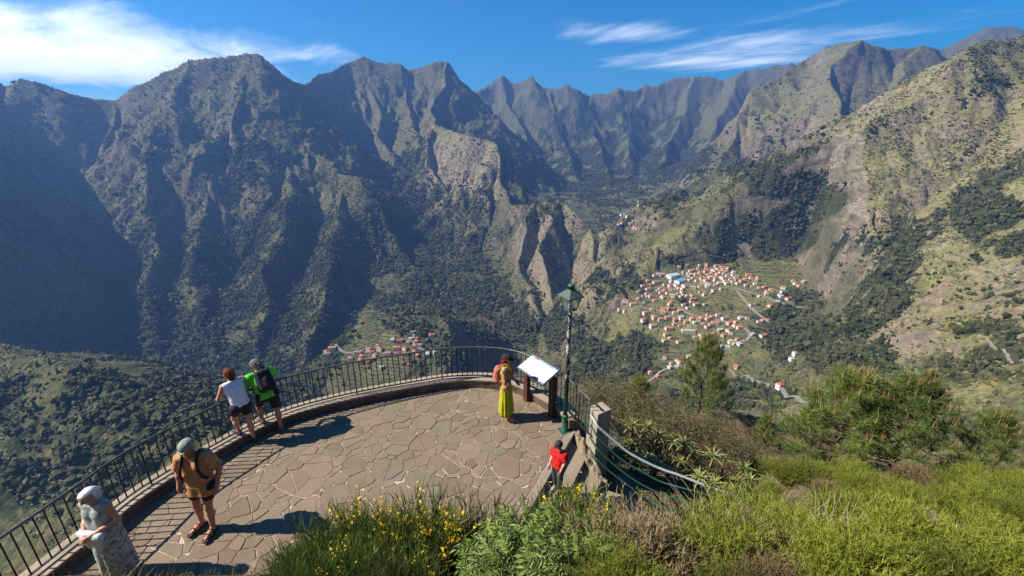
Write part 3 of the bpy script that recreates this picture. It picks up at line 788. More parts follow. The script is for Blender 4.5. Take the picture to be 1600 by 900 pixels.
# ------------------------------------------------------------------ low parapet wall
def build_wall():
    root = empty('parapet_wall', (*RAIL[len(RAIL) // 2], 0)); off = np.array(root.location)
    tag(root, 'low curved basalt parapet wall with pale cement coping round the terrace', 'wall')
    rp = random.Random(4)
    E = end_i - 2
    def strip_block(i0, i1, dn0, dn1, z0, z1, jit=0.0):
        ids = np.unique(np.linspace(i0, i1, max(2, (i1 - i0) // 4 + 2)).astype(int))
        V, Fq = [], []
        for i in ids:
            a = RAIL[i] - RAIL_N[i] * dn0; b = RAIL[i] + RAIL_N[i] * dn1
            for p, z in ((a, z0), (a, z1), (b, z1), (b, z0)):
                V.append((p[0] - off[0] + rp.uniform(-jit, jit), p[1] - off[1] + rp.uniform(-jit, jit), z + rp.uniform(-jit, jit)))
        m = len(ids)
        for k in range(m - 1):
            for q_ in range(4):
                Fq.append((k * 4 + q_, k * 4 + (q_ + 1) % 4, (k + 1) * 4 + (q_ + 1) % 4, (k + 1) * 4 + q_))
        Fq.append((0, 3, 2, 1)); Fq.append(tuple(4 * (m - 1) + q_ for q_ in (0, 1, 2, 3)))
        return V, Fq
    mesh_obj('wall_core', *strip_block(0, E, 0.085, 0.2, -2.2, WALL_H - 0.03), M_WALL, root)
    i = 0
    while i < E - 3:                                   # face stones
        w = rp.randint(4, 10); e = min(E, i + w)
        if rp.random() < 0.45:
            h = rp.uniform(0.08, 0.13)
            mesh_obj('face_stone', *strip_block(i, e, 0.14 + rp.uniform(-.012, .008), -0.03, -0.02, h - 0.006, 0.006), M_WALL, root)
            mesh_obj('face_stone', *strip_block(i, e, 0.135 + rp.uniform(-.015, .008), -0.03, h + 0.006, WALL_H - 0.045, 0.006), M_WALL, root)
        else:
            mesh_obj('face_stone', *strip_block(i, e, 0.14 + rp.uniform(-.015, .01), -0.03, -0.02, WALL_H - 0.045, 0.007), M_WALL, root)
        i = e + 0
        if i < E - 3: i += 0
    i = 0
    while i < E - 3:                                   # coping slabs
        e = min(E, i + rp.randint(9, 15))
        V, Fq = strip_block(i, e, 0.15 + rp.uniform(0, .012), 0.225, WALL_H - 0.035, WALL_H + rp.uniform(-0.003, 0.004), 0.002)
        mesh_obj('coping_slab', V, Fq, M_COPING, root); i = e
build_wall()

# ------------------------------------------------------------------ iron railing
def build_railing():
    mid = RAIL[len(RAIL) // 2]
    root = empty('railing', (mid[0], mid[1], WALL_H)); o3 = np.array((mid[0], mid[1], WALL_H))
    tag(root, 'dark iron railing with close upright bars on the curved parapet', 'railing')
    top = [np.array((p[0], p[1], RAIL_TOP)) - o3 for p in RAIL[::4]]
    mesh_obj('top_rail', *tube(top, 0.021, 10), M_TOPRAIL, root, True)
    zb = WALL_H + 0.055
    V, Fq = [], []
    for i in range(0, len(RAIL), 4):
        p, n = RAIL[i], RAIL_N[i]
        for dn, z in ((-0.018, zb - 0.009), (-0.018, zb + 0.009), (0.018, zb + 0.009), (0.018, zb - 0.009)):
            V.append(np.array((p[0] + n[0] * dn, p[1] + n[1] * dn, z)) - o3)
    m = len(V) // 4
    for k in range(m - 1):
        for q_ in range(4): Fq.append((k * 4 + q_, k * 4 + (q_ + 1) % 4, (k + 1) * 4 + (q_ + 1) % 4, (k + 1) * 4 + q_))
    mesh_obj('bottom_rail', V, Fq, M_IRON, root)
    bars = resample(RAIL[2:-2], 0.128)
    me = None
    green_from = on_level(862, 575, RAIL_TOP)[0]
    for k, p in enumerate(bars):
        if k % 16 == 8:
            mesh_obj('post', *tube([(p[0] - o3[0], p[1] - o3[1], -0.005), (p[0] - o3[0], p[1] - o3[1], RAIL_TOP - WALL_H)], 0.016, 8), M_IRON, root, True); continue
        if me is None:
            b = mesh_obj('baluster', *tube([(0, 0, 0.06), (0, 0, RAIL_TOP - WALL_H)], 0.0115, 6, False), M_IRON, root, True); me = b.data
            me_g = me.copy(); me_g.materials.clear(); me_g.materials.append(M_GREEN)
        else:
            b = link(bpy.data.objects.new('baluster', me), root)
        if p[0] > green_from: b.data = me_g
        b.location = (p[0] - o3[0], p[1] - o3[1], 0)
build_railing()

# ------------------------------------------------------------------ stairs, pillar, hand bars
STEP_FAR = [(1.345, 8.05), (1.50, 7.36), (1.80, 7.0), (2.17, 6.80), (2.60, 6.62), (3.05, 6.45), (3.5, 6.3), (3.95, 6.15)]
def edge_pt(k, y):
    return (0.27 + 0.47 * k + (y - 5.917) * 0.504, y)
def build_stairs():
    root = empty('stairs', (1.0, 6.5, -1.2)); ox = np.array(root.location)
    tag(root, 'worn cement stairs leading down from the terrace to the path', 'stairs')
    rp = random.Random(8)
    for k in range(6):
        far_a = edge_pt(k, STEP_FAR[k][1] - 0.01); far_b = edge_pt(k + 1, STEP_FAR[k + 1][1] + 0.02)
        near = 4.9
        a, b = edge_pt(k, near), edge_pt(k + 1, near)
        zt = -0.17 * (k + 1)
        poly = [(far_a[0] + 0.012, far_a[1]), (a[0] + 0.012, a[1]), (b[0] + 0.004, b[1]), (far_b[0] + 0.004, far_b[1])]
        if k == 0: poly = poly[:3] + [(far_b[0] + 0.004, far_b[1]), (1.47, 7.62)]
        V, Fq = prism(poly, zt - 0.5, zt + rp.uniform(-0.004, 0.004), 0.012)
        mesh_obj('step', [tuple(np.array(v) - ox) for v in V], Fq, M_CEMENT, root)
build_stairs()
def lumpy(name, poly_pts, widths, z0, zt, mat, parent, seed, lump=0.05, loc=(0, 0, 0)):
    """irregular bank of rubble along a line"""
    P = resample(np.array([p + (z,) for p, z in zip(poly_pts, zt)], float), 0.025); N = normals2(P[:, :2])
    V, Fq = [], []; m = 15
    for i in range(len(P)):
        w = np.interp(i / (len(P) - 1), np.linspace(0, 1, len(widths)), widths)
        for k in range(m):
            s = (k / (m - 1) - 0.5) * 2
            x, y = P[i, 0] + N[i, 0] * s * w, P[i, 1] + N[i, 1] * s * w
            z = P[i, 2] - (abs(s) ** 6) * (P[i, 2] - z0) + lump * mnoise.noise((x * 9 + seed, y * 9, 1.3)) + 0.5 * lump * mnoise.noise((x * 26, y * 26, 4.0))
            V.append((x - loc[0], y - loc[1], z - loc[2]))
    for i in range(len(P) - 1):
        for k in range(m - 1): Fq.append((i * m + k, i * m + k + 1, (i + 1) * m + k + 1, (i + 1) * m + k))
    return mesh_obj(name, V, Fq, mat, parent, True)
kerb = lumpy('rubble_kerb', [(1.36, 8.16), (1.47, 7.85), (1.56, 7.5), (1.72, 7.14), (1.9, 6.98)], [0.12, 0.15, 0.17, 0.16, 0.1], -0.9, [0.0, -0.03, -0.13, -0.33, -0.5], M_KERB, None, 3, 0.11)
tag(kerb, 'tan rubble kerb between the stairs and the concrete pillar', 'kerb')

PIL = [(1.56, 7.78), (1.71, 7.51), (2.02, 7.70), (1.88, 7.975)]
def build_pillar():
    c = np.mean(np.array(PIL), 0)
    V, Fq = prism([(p[0] - c[0], p[1] - c[1]) for p in PIL], -1.1, 0.835, 0.018)
    o = mesh_obj('concrete_pillar', V, Fq, M_PILLAR); o.location = (c[0], c[1], 0)
    tag(o, 'square concrete pillar at the head of the stairs', 'pillar')
build_pillar()
def bar_point(px, py):
    rx, rz = ray(px, py)
    Y = (7.40 + 0.3833 * 1.72) / (1 + 0.3833 * rx)
    return np.array((rx * Y, Y, CAM_Z + rz * Y))
BARS = [
 [(933,665.5),(946,677),(960,689),(982,707),(1013,724),(1040,735.5),(1060,742),(1100,758),(1150,776),(1206,796)],
 [(933,683),(950,699),(969,716.7),(995.5,733),(1018,745.5),(1033,753),(1060,761),(1100,772),(1150,792),(1206,816)],
 [(933,701),(948,716),(964,730),(995.5,753),(1031,771),(1060,780),(1100,793),(1150,813),(1206,838)],
 [(933,719),(944,729),(955.5,739),(982,759),(1004,775.5),(1029,787),(1051,797),(1100,815),(1150,836),(1206,862)]]
def build_bars():
    root = empty('stair_handrail', (1.9, 7.4, -0.6)); ox = np.array(root.location)
    tag(root, 'sagging green four-bar handrail running down from the concrete pillar', 'handrail')
    a = np.array((1.56, 7.78)); b = np.array((1.71, 7.51)); n = (b - a) / np.linalg.norm(b - a); out = np.array((n[1], -n[0])); out = out if out[0] < 0 else -out
    for k, L in enumerate(BARS):
        P = [bar_point(*q_) for q_ in L]
        z = P[0][2]
        hook = [np.append(b - n * 0.16, z + 0.1), np.append(b - n * 0.16 + out * 0.045, z + 0.1), np.append(b + out * 0.045, z + 0.03)]
        C = catmull([p for p in P], 6)
        pts = [p - ox for p in hook] + [p - ox for p in C]
        mesh_obj('top_bar' if k == 0 else 'lower_bar', *tube(pts, 0.026 if k == 0 else 0.016, 8), M_BAR if k == 0 else M_GREEN, root, True)
    for px_i in (8,):
        P = [bar_point(*L[min(px_i, len(L) - 1)]) for L in BARS]
        bot = P[-1].copy(); bot[2] = bot[2] - 0.35
        mesh_obj('upright', *tube([p - ox for p in (P[0], bot)], 0.014, 8), M_GREEN, root, True)
build_bars()

# ------------------------------------------------------------------ street lamp
def lamp_pole_mat():
    M = Mat('stickered_pole'); pos = M.coord('Object')
    n = M.noise(14, 4, 0.7, 0.4, pos, (1, 1, 0.55)); sp = M.n.new('ShaderNodeSeparateXYZ'); M.l.new(pos, sp.inputs[0])
    white = M.math('MULTIPLY', M.rng(n, 0.50, 0.56), M.rng(sp.outputs[2], 1.15, 1.5))
    tone = M.mix(M.rng(M.noise(40, 3, 0.6, 0, pos), 0.4, 0.7), (0.62, 0.6, 0.6), (0.3, 0.29, 0.3))
    c = M.mix(white, (0.014, 0.02, 0.02), tone)
    c = M.mix(M.math('SUBTRACT', 1.0, M.rng(sp.outputs[2], 0.75, 1.0)), c, (0.016, 0.075, 0.058))
    band = M.math('MULTIPLY', M.rng(sp.outputs[2], 1.36, 1.37), M.math('SUBTRACT', 1.0, M.rng(sp.outputs[2], 1.40, 1.41)))
    c = M.mix(band, c, (0.5, 0.09, 0.07))
    M.col(c); M.rough(0.45); return M.m
def glass_mat(name='lantern_glass'):
    M = Mat(name)
    M.col((0.85, 0.9, 0.88)); M.rough(0.08); M.b.inputs['Transmission Weight'].default_value = 0.92; M.b.inputs['IOR'].default_value = 1.05
    return M.m
def build_lamp():
    B = on_level(882, 673, 0.0)
    root = empty('street_lamp', tuple(B))
    tag(root, 'green lantern street lamp on a sticker covered pole beside the stairs', 'lamp')
    lat = lambda prof, n=14: tube([(0, 0, z) for z, r in prof], [r for z, r in prof], n)
    mesh_obj('base', *lat([(0, .085), (.03, .085), (.05, .06), (.34, .058), (.36, .066), (.4, .066), (.42, .05)]), M_GREEN, root, True)
    mesh_obj('base_plate', *box(0, 0, .008, .24, .24, .016, .003, .4), M_GREEN, root)
    mesh_obj('pole', *lat([(.4, .046), (1.2, .045), (2.72, .042), (2.74, .05), (2.78, .05), (2.8, .03), (2.84, .03)]), lamp_pole_mat(), root, True)
    rz = 0.55
    lan = empty('lantern_frame_origin') if False else None
    def sq(h, s): return [Vector((s * math.cos(rz + math.pi / 4 + k * math.pi / 2) * 1.414, s * math.sin(rz + math.pi / 4 + k * math.pi / 2) * 1.414, h)) for k in range(4)]
    lo, hi = sq(2.86, .085), sq(3.13, .145)
    parts = [tube([lo[k], hi[k]], .011, 6) for k in range(4)] + [tube([lo[k], lo[(k + 1) % 4]], .012, 6) for k in range(4)] + [tube([hi[k], hi[(k + 1) % 4]], .012, 6) for k in range(4)]
    parts += [tube([(0, 0, 2.83), lo[k]], .009, 6) for k in range(4)]
    fr = mesh_obj('lantern_frame', *join(parts), M_GREEN, root)
    gm = glass_mat()
    for k in range(4):
        a, b, c, d = lo[k], lo[(k + 1) % 4], hi[(k + 1) % 4], hi[k]
        mesh_obj('pane', [a * 0.985 + Vector((0, 0, .04)), b * 0.985 + Vector((0, 0, .04)), c * 0.985 + Vector((0, 0, .04)), d * .985 + Vector((0, 0, .04))], [(0, 1, 2, 3)], gm, fr)
    bulb = mesh_obj('bulb_holder', *lat([(2.86, .03), (2.9, .05), (2.94, .05), (2.97, .025), (3.03, .03), (3.06, .001)], 10), plain('lamp_porcelain', (0.6, 0.5, 0.42), 0.4), root, True)
    e0, e1, e2 = sq(3.13, .185), sq(3.15, .185), sq(3.27, .06)
    V = e0 + e1 + e2 + sq(3.28, .05); Fq = [(3, 2, 1, 0)]
    for l in range(3):
        Fq += [(l * 4 + k, l * 4 + (k + 1) % 4, (l + 1) * 4 + (k + 1) % 4, (l + 1) * 4 + k) for k in range(4)]
    rf = mesh_obj('roof', V, Fq, paint('lantern_roof_paint', (0.038, 0.075, 0.052), 0.55, 0.7, (0.10, 0.12, 0.085)), root)
    mesh_obj('chimney', *lat([(3.28, .055), (3.34, .055), (3.345, .072), (3.365, .072), (3.385, .045), (3.395, .001)]), M_GREEN, rf, True)
build_lamp()

# ------------------------------------------------------------------ information board
def board_mat(H2):
    M = Mat('panel_print_glare'); uv = M.coord('Object')
    sp = M.n.new('ShaderNodeSeparateXYZ'); M.l.new(uv, sp.inputs[0]); x, y = sp.outputs[0], sp.outputs[1]
    c = M.mix(M.rng(M.noise(3, 3), 0.3, 0.7), (0.80, 0.81, 0.82), (0.72, 0.74, 0.76))  # blank white body: bright sky and sun reflection painted into the panel colour
    step = lambda s, a, b: M.math('MULTIPLY', M.rng(s, a - .002, a + .002), M.math('SUBTRACT', 1.0, M.rng(s, b - .002, b + .002)))
    head = step(y, H2 - .055, H2 + .01)
    hcol = M.mix(M.rng(M.noise(20, 3, .6, .3, uv, (1, 3, 1)), .45, .6), (0.09, 0.22, 0.42), (0.42, 0.55, 0.68))
    hcol = M.mix(step(x, -0.34, -0.17), hcol, (0.45, 0.10, 0.07))
    c = M.mix(head, c, hcol)
    foot = step(y, -H2 - .01, -H2 + .035)
    c = M.mix(foot, c, M.mix(M.rng(M.noise(30, 3, .6, .3, uv), .45, .6), (0.16, 0.2, 0.3), (0.5, 0.53, 0.58)))
    mark = M.math('MULTIPLY', step(x, 0.03, 0.075), step(y, -0.085, -0.06))
    c = M.mix(mark, c, (0.05, 0.07, 0.04))
    M.col(c); M.rough(0.22); M.b.inputs['Specular IOR Level'].default_value = 0.5
    return M.m
def build_board():
    L0, L1 = np.array(on_level(805, 573, 1.0)), np.array(on_level(845.5, 601, 1.0))
    U0, U1 = np.array(on_level(835.5, 555, 1.2)), np.array(on_level(878, 581, 1.2))
    c = (L0 + L1 + U0 + U1) / 4
    ex = ((L1 - L0) + (U1 - U0)); ex[2] = 0; w = np.linalg.norm(ex) / 2; ex /= np.linalg.norm(ex)
    ey = ((U0 - L0) + (U1 - L1)) / 2; ey -= ex * np.dot(ey, ex); h = np.linalg.norm(ey); ey /= h
    ez = np.cross(ex, ey)
    posts = [on_level(823, 626, 0), on_level(862, 651, 0)]
    root = empty('information_board', (c[0], c[1], 0))
    tag(root, 'slanted information panel white with glare on two brown wooden posts', 'information board')
    wood = Mat('stained_wood'); pz = wood.coord('Object'); nw = wood.noise(9, 5, .6, .6, pz, (6, 6, .6))
    wood.col(wood.mix(wood.rng(nw, .3, .7), (0.045, 0.017, 0.011), (0.10, 0.042, 0.028))).rough(0.6); wood.bump(nw, .3, .01); wood = wood.m
    ang = math.atan2(ex[1], ex[0])
    for p in posts:
        zt = c[2] - 0.06
        o = mesh_obj('post', *box(0, 0, (zt - 0.03) / 2, .15, .11, zt + .03, .008), wood, root); o.location = (p[0] - c[0], p[1] - c[1], 0); o.rotation_euler = (0, 0, ang)
    Mt = Matrix(((ex[0], ey[0], ez[0], 0), (ex[1], ey[1], ez[1], 0), (ex[2], ey[2], ez[2], c[2]), (0, 0, 0, 1)))
    pan = mesh_obj('panel', *box(0, 0, 0.012, w - .04, h - .04, .012), board_mat((h - .04) / 2), root)
    sc = 0.275 / ((h - .04) / 2)
    pan.matrix_local = Mt
    fr = [box(0, s * (h / 2 - .015), 0, w, .03, .04, .004) for s in (-1, 1)] + [box(s * (w / 2 - .015), 0, 0, .03, h - .061, .038, .004) for s in (-1, 1)]
    f = mesh_obj('frame', *join(fr), plain('board_frame_metal', (0.16, 0.17, 0.2), 0.4, .2, 8, 0.6), root); f.matrix_local = Mt
    bk = mesh_obj('backing', *box(0, 0, -.012, w - .062, h - .062, .02), wood, root); bk.matrix_local = Mt
    print('board', w, h)
build_board()

# ------------------------------------------------------------------ blades for hair, grass and leaves
def leaf_mat(name, lo, hi, tip=None, trans=0.0, rough=0.6):
    M = Mat(name)
    g = M.attr('tint').outputs['Fac']
    oi = M.n.new('ShaderNodeObjectInfo').outputs['Random']
    g = M.math('ADD', M.math('MULTIPLY', g, 0.7), M.math('MULTIPLY', M.math('SUBTRACT', oi, 0.3), 0.55), True)
    c = M.mix(g, lo, hi)
    if tip: c = M.mix(M.rng(M.attr('along').outputs['Fac'], 0.55, 1.0), c, tip)
    M.col(c); M.rough(rough); M.b.inputs['Specular IOR Level'].default_value = 0.25
    if trans:
        tr = M.n.new('ShaderNodeBsdfTranslucent'); M.put(tr.inputs['Color'], c)
        mx = M.n.new('ShaderNodeMixShader'); mx.inputs[0].default_value = trans
        M.l.new(M.b.outputs[0], mx.inputs[1]); M.l.new(tr.outputs[0], mx.inputs[2]); M.l.new(mx.outputs[0], M.out.inputs['Surface'])
    return M.m
def blades(base, dirs, length, width, bend, seg=3, rs=None, sides=2):
    """many thin tapered blades at once: base (n,3), dirs (n,3); returns V, F, tint, along"""
    rs = rs or np.random.default_rng(1); n = len(base)
    d = dirs / np.linalg.norm(dirs, axis=1, keepdims=True)
    ref = rs.normal(size=(n, 3)); side = np.cross(d, ref); side /= np.linalg.norm(side, axis=1, keepdims=True) + 1e-9
    t = np.linspace(0, 1, seg + 1)
    L = np.broadcast_to(length, (n,)); Wd = np.broadcast_to(width, (n,))
    P = base[:, None] + d[:, None] * (L[:, None] * t)[..., None] + bend[:, None] * (L[:, None] * t ** 2)[..., None]
    w = (Wd[:, None] * (1 - 0.85 * t)[None])[..., None]
    A = P - side[:, None] * w; B = P + side[:, None] * w
    V = np.stack([A, B], 2).reshape(n, -1, 3)
    k = np.arange(seg) * 2
    f = np.stack([k, k + 1, k + 3, k + 2], 1)
    Fq = (f[None] + (np.arange(n) * V.shape[1])[:, None, None]).reshape(-1, 4)
    tint = np.repeat(rs.random(n), V.shape[1]); along = np.tile(np.repeat(t, 2), n)
    return V.reshape(-1, 3), Fq, tint, along
def blade_obj(name, data, mat, parent=None, kind=None):
    V, Fq, ti, al = data
    o = fast_mesh(name, V, Fq, mat, parent, False, dict(tint=ti, along=al))
    if kind: o['kind'] = kind
    return o
def cat4(L):
    V, Fq, T, A = [], [], [], []; o = 0
    for v, f, t, a in L: V.append(v); Fq.append(f + o); T.append(t); A.append(a); o += len(v)
    return np.concatenate(V), np.concatenate(Fq), np.concatenate(T), np.concatenate(A)
# ------------------------------------------------------------------ people: bodies grown from tapered limbs into one skin
def cone(a, b, ra, rb, flat=False): return ('c', np.array(a, float), np.array(b, float), ra, rb, flat)
def field(prims, lo, hi, res, k=0.03):
    lo = np.array(lo); n = np.ceil((np.array(hi) - lo) / res).astype(int) + 1
    Fd = np.full(n, 0.3, np.float32)
    ax = [lo[i] + res * np.arange(n[i]) for i in range(3)]
    for (_, a, b, ra, rb, flat) in prims:
        m = max(ra, rb) + 0.07
        s = [slice(max(0, int((min(a[i], b[i]) - m - lo[i]) / res)), min(n[i], int((max(a[i], b[i]) + m - lo[i]) / res) + 2)) for i in range(3)]
        if any(q.start >= q.stop for q in s): continue
        X, Y, Z = np.meshgrid(ax[0][s[0]], ax[1][s[1]], ax[2][s[2]], indexing='ij')
        d = b - a; L2 = float(d @ d) + 1e-12
        t0 = ((X - a[0]) * d[0] + (Y - a[1]) * d[1] + (Z - a[2]) * d[2]) / L2
        t = np.clip(t0, 0, 1)
        dist = np.sqrt((X - a[0] - t * d[0]) ** 2 + (Y - a[1] - t * d[1]) ** 2 + (Z - a[2] - t * d[2]) ** 2) - (ra + t * (rb - ra))
        if flat:
            L = math.sqrt(L2)
            rad = np.sqrt((X - a[0] - t0 * d[0]) ** 2 + (Y - a[1] - t0 * d[1]) ** 2 + (Z - a[2] - t0 * d[2]) ** 2) - (ra + t * (rb - ra))
            dist = np.maximum(rad, np.maximum(-t0, t0 - 1) * L)
        cur = Fd[s[0], s[1], s[2]]
        h = np.clip(0.5 + 0.5 * (cur - dist) / k, 0, 1)
        Fd[s[0], s[1], s[2]] = cur * (1 - h) + dist * h - k * h * (1 - h)
    return Fd, lo, ax
def surface_net(Fd, lo, res):
    ins = Fd < 0
    c = sum(ins[i:Fd.shape[0] - 1 + i, j:Fd.shape[1] - 1 + j, l:Fd.shape[2] - 1 + l].astype(np.int8) for i in (0, 1) for j in (0, 1) for l in (0, 1))
    act = (c > 0) & (c < 8)
    I = np.argwhere(act)
    idx = np.full(act.shape, -1, np.int64); idx[act] = np.arange(len(I))
    acc = np.zeros((len(I), 3)); cnt = np.zeros(len(I))
    corners = [(i, j, l) for i in (0, 1) for j in (0, 1) for l in (0, 1)]
    vals = {q: Fd[I[:, 0] + q[0], I[:, 1] + q[1], I[:, 2] + q[2]] for q in corners}
    for q in corners:
        for d in range(3):
            if q[d]: continue
            p = list(q); p[d] = 1; p = tuple(p)
            a, b = vals[q], vals[p]; m = (a < 0) != (b < 0)
            t = np.where(m, a / np.where(m, a - b, 1), 0)
            e = np.array(q, float)[None].repeat(len(I), 0); e[:, d] += t
            acc += e * m[:, None]; cnt += m
    V = lo + (I + acc / np.maximum(cnt, 1)[:, None]) * res
    quads = []
    for d in range(3):
        u, w = (d + 1) % 3, (d + 2) % 3
        sh = [slice(None)] * 3; sh2 = [slice(None)] * 3; sh[d] = slice(0, -1); sh2[d] = slice(1, None)
        a, b = ins[tuple(sh)], ins[tuple(sh2)]
        E = np.argwhere(a != b)
        E = E[(E[:, u] > 0) & (E[:, w] > 0) & (E[:, u] < Fd.shape[u] - 1) & (E[:, w] < Fd.shape[w] - 1)]
        fl = a[E[:, 0], E[:, 1], E[:, 2]]
        def cell(du, dw):
            q = E.copy(); q[:, u] -= du; q[:, w] -= dw; return idx[q[:, 0], q[:, 1], q[:, 2]]
        Q = np.stack([cell(1, 1), cell(0, 1), cell(0, 0), cell(1, 0)], 1)
        Q[~fl] = Q[~fl][:, ::-1]
        quads.append(Q)
    Q = np.concatenate(quads); return V, Q[(Q >= 0).all(1)]
def soft_mesh(name, prims, mat, parent, res=0.011, k=0.03, cut=None, add=None):
    P = np.array([np.minimum(p[1] - max(p[3], p[4]), p[2] - max(p[3], p[4])) for p in prims]).min(0) - 0.04
    Q = np.array([np.maximum(p[1] + max(p[3], p[4]), p[2] + max(p[3], p[4])) for p in prims]).max(0) + 0.04
    Fd, lo, ax = field(prims, P, Q, res, k)
    if cut is not None:
        X, Y, Z = np.meshgrid(*ax, indexing='ij', sparse=True)
        Fd = np.maximum(Fd, cut(X, Y, Z).astype(np.float32))
    V, Qd = surface_net(Fd, lo, res)
    if add:
        o = len(V); v2, f2 = add
        me_v = [tuple(v) for v in V] + [tuple(v) for v in v2]
        me_f = [tuple(q) for q in Qd] + [tuple(i + o for i in f) for f in f2]
        return mesh_obj(name, me_v, me_f, mat, parent, True)
    return fast_mesh(name, V, Qd, mat, parent, True)
def cloth(name, c, var=0.2, pattern=None, sc=14.0):
    M = Mat(name); pos = M.coord('Object')
    n = M.noise(sc, 4, 0.6, 0.3, pos)
    lo = tuple(q * (1 - var) for q in c)
    col = M.mix(M.rng(n, 0.35, 0.65), lo, c)
    if pattern:
        c2, s2, a, b = pattern
        col = M.mix(M.rng(M.noise(s2, 3, 0.6, 0.8, pos), a, b), col, c2)
    M.col(col); M.rough(0.85); M.bump(M.noise(22, 4, 0.6, 0.8, pos, (1, 1, .5)), 0.45, 0.02)
    M.b.inputs['Specular IOR Level'].default_value = 0.15
    return M.m
def skin_mat(name, c):
    M = Mat(name); n = M.noise(18, 3, .5)
    M.col(M.mix(M.rng(n, .3, .7), c, tuple(q * f for q, f in zip(c, (0.93, 0.8, 0.76))))); M.rough(0.55)
    M.b.inputs['Subsurface Weight'].default_value = 0.0
    return M.m
SKIN = skin_mat('skin', (0.50, 0.29, 0.20)); SKIN_TAN = skin_mat('tanned_skin', (0.44, 0.235, 0.15))
EYE = plain('eye', (0.03, 0.02, 0.02), 0.3); LIP = plain('lips', (0.36, 0.12, 0.1), 0.5)
V3 = lambda *a: np.array(a, float)
def unit(v): return v / (np.linalg.norm(v) + 1e-9)
def hand(wr, el, inward, curl=0.5, s=1.0):
    """five bent fingers rooted in the palm; returns palm limbs and finger mesh"""
    d = unit(wr - el); side = unit(np.cross(d, inward)); palm_n = unit(np.cross(side, d))
    palm = [cone(wr, wr + d * 0.075 * s, 0.027 * s, 0.026 * s), cone(wr + d * .05 * s + side * .02 * s, wr + d * .08 * s + side * .024 * s, .018 * s, .016 * s), cone(wr + d * .05 * s - side * .02 * s, wr + d * .08 * s - side * .024 * s, .018 * s, .016 * s)]
    parts = []
    for k, L in enumerate((0.068, 0.078, 0.072, 0.056)):
        base = wr + d * 0.078 * s + side * (k - 1.5) * 0.0185 * s
        d1 = unit(d + palm_n * curl * 0.5); d2 = unit(d + palm_n * curl * 1.6)
        p1 = base + d1 * L * .5 * s; p2 = p1 + d2 * L * .5 * s
        parts.append(tube([base - d * .02 * s, p1, p2], [.0095 * s, .0088 * s, .006 * s], 6))
    tb = wr + d * .03 * s - side * .03 * s
    t1 = tb + unit(d * .8 - side * .7 + palm_n * .4) * .035 * s; t2 = t1 + unit(d + palm_n * .5) * .028 * s
    parts.append(tube([tb + side * .012 * s, t1, t2], [.012 * s, .0105 * s, .007 * s], 6))
    return palm, parts
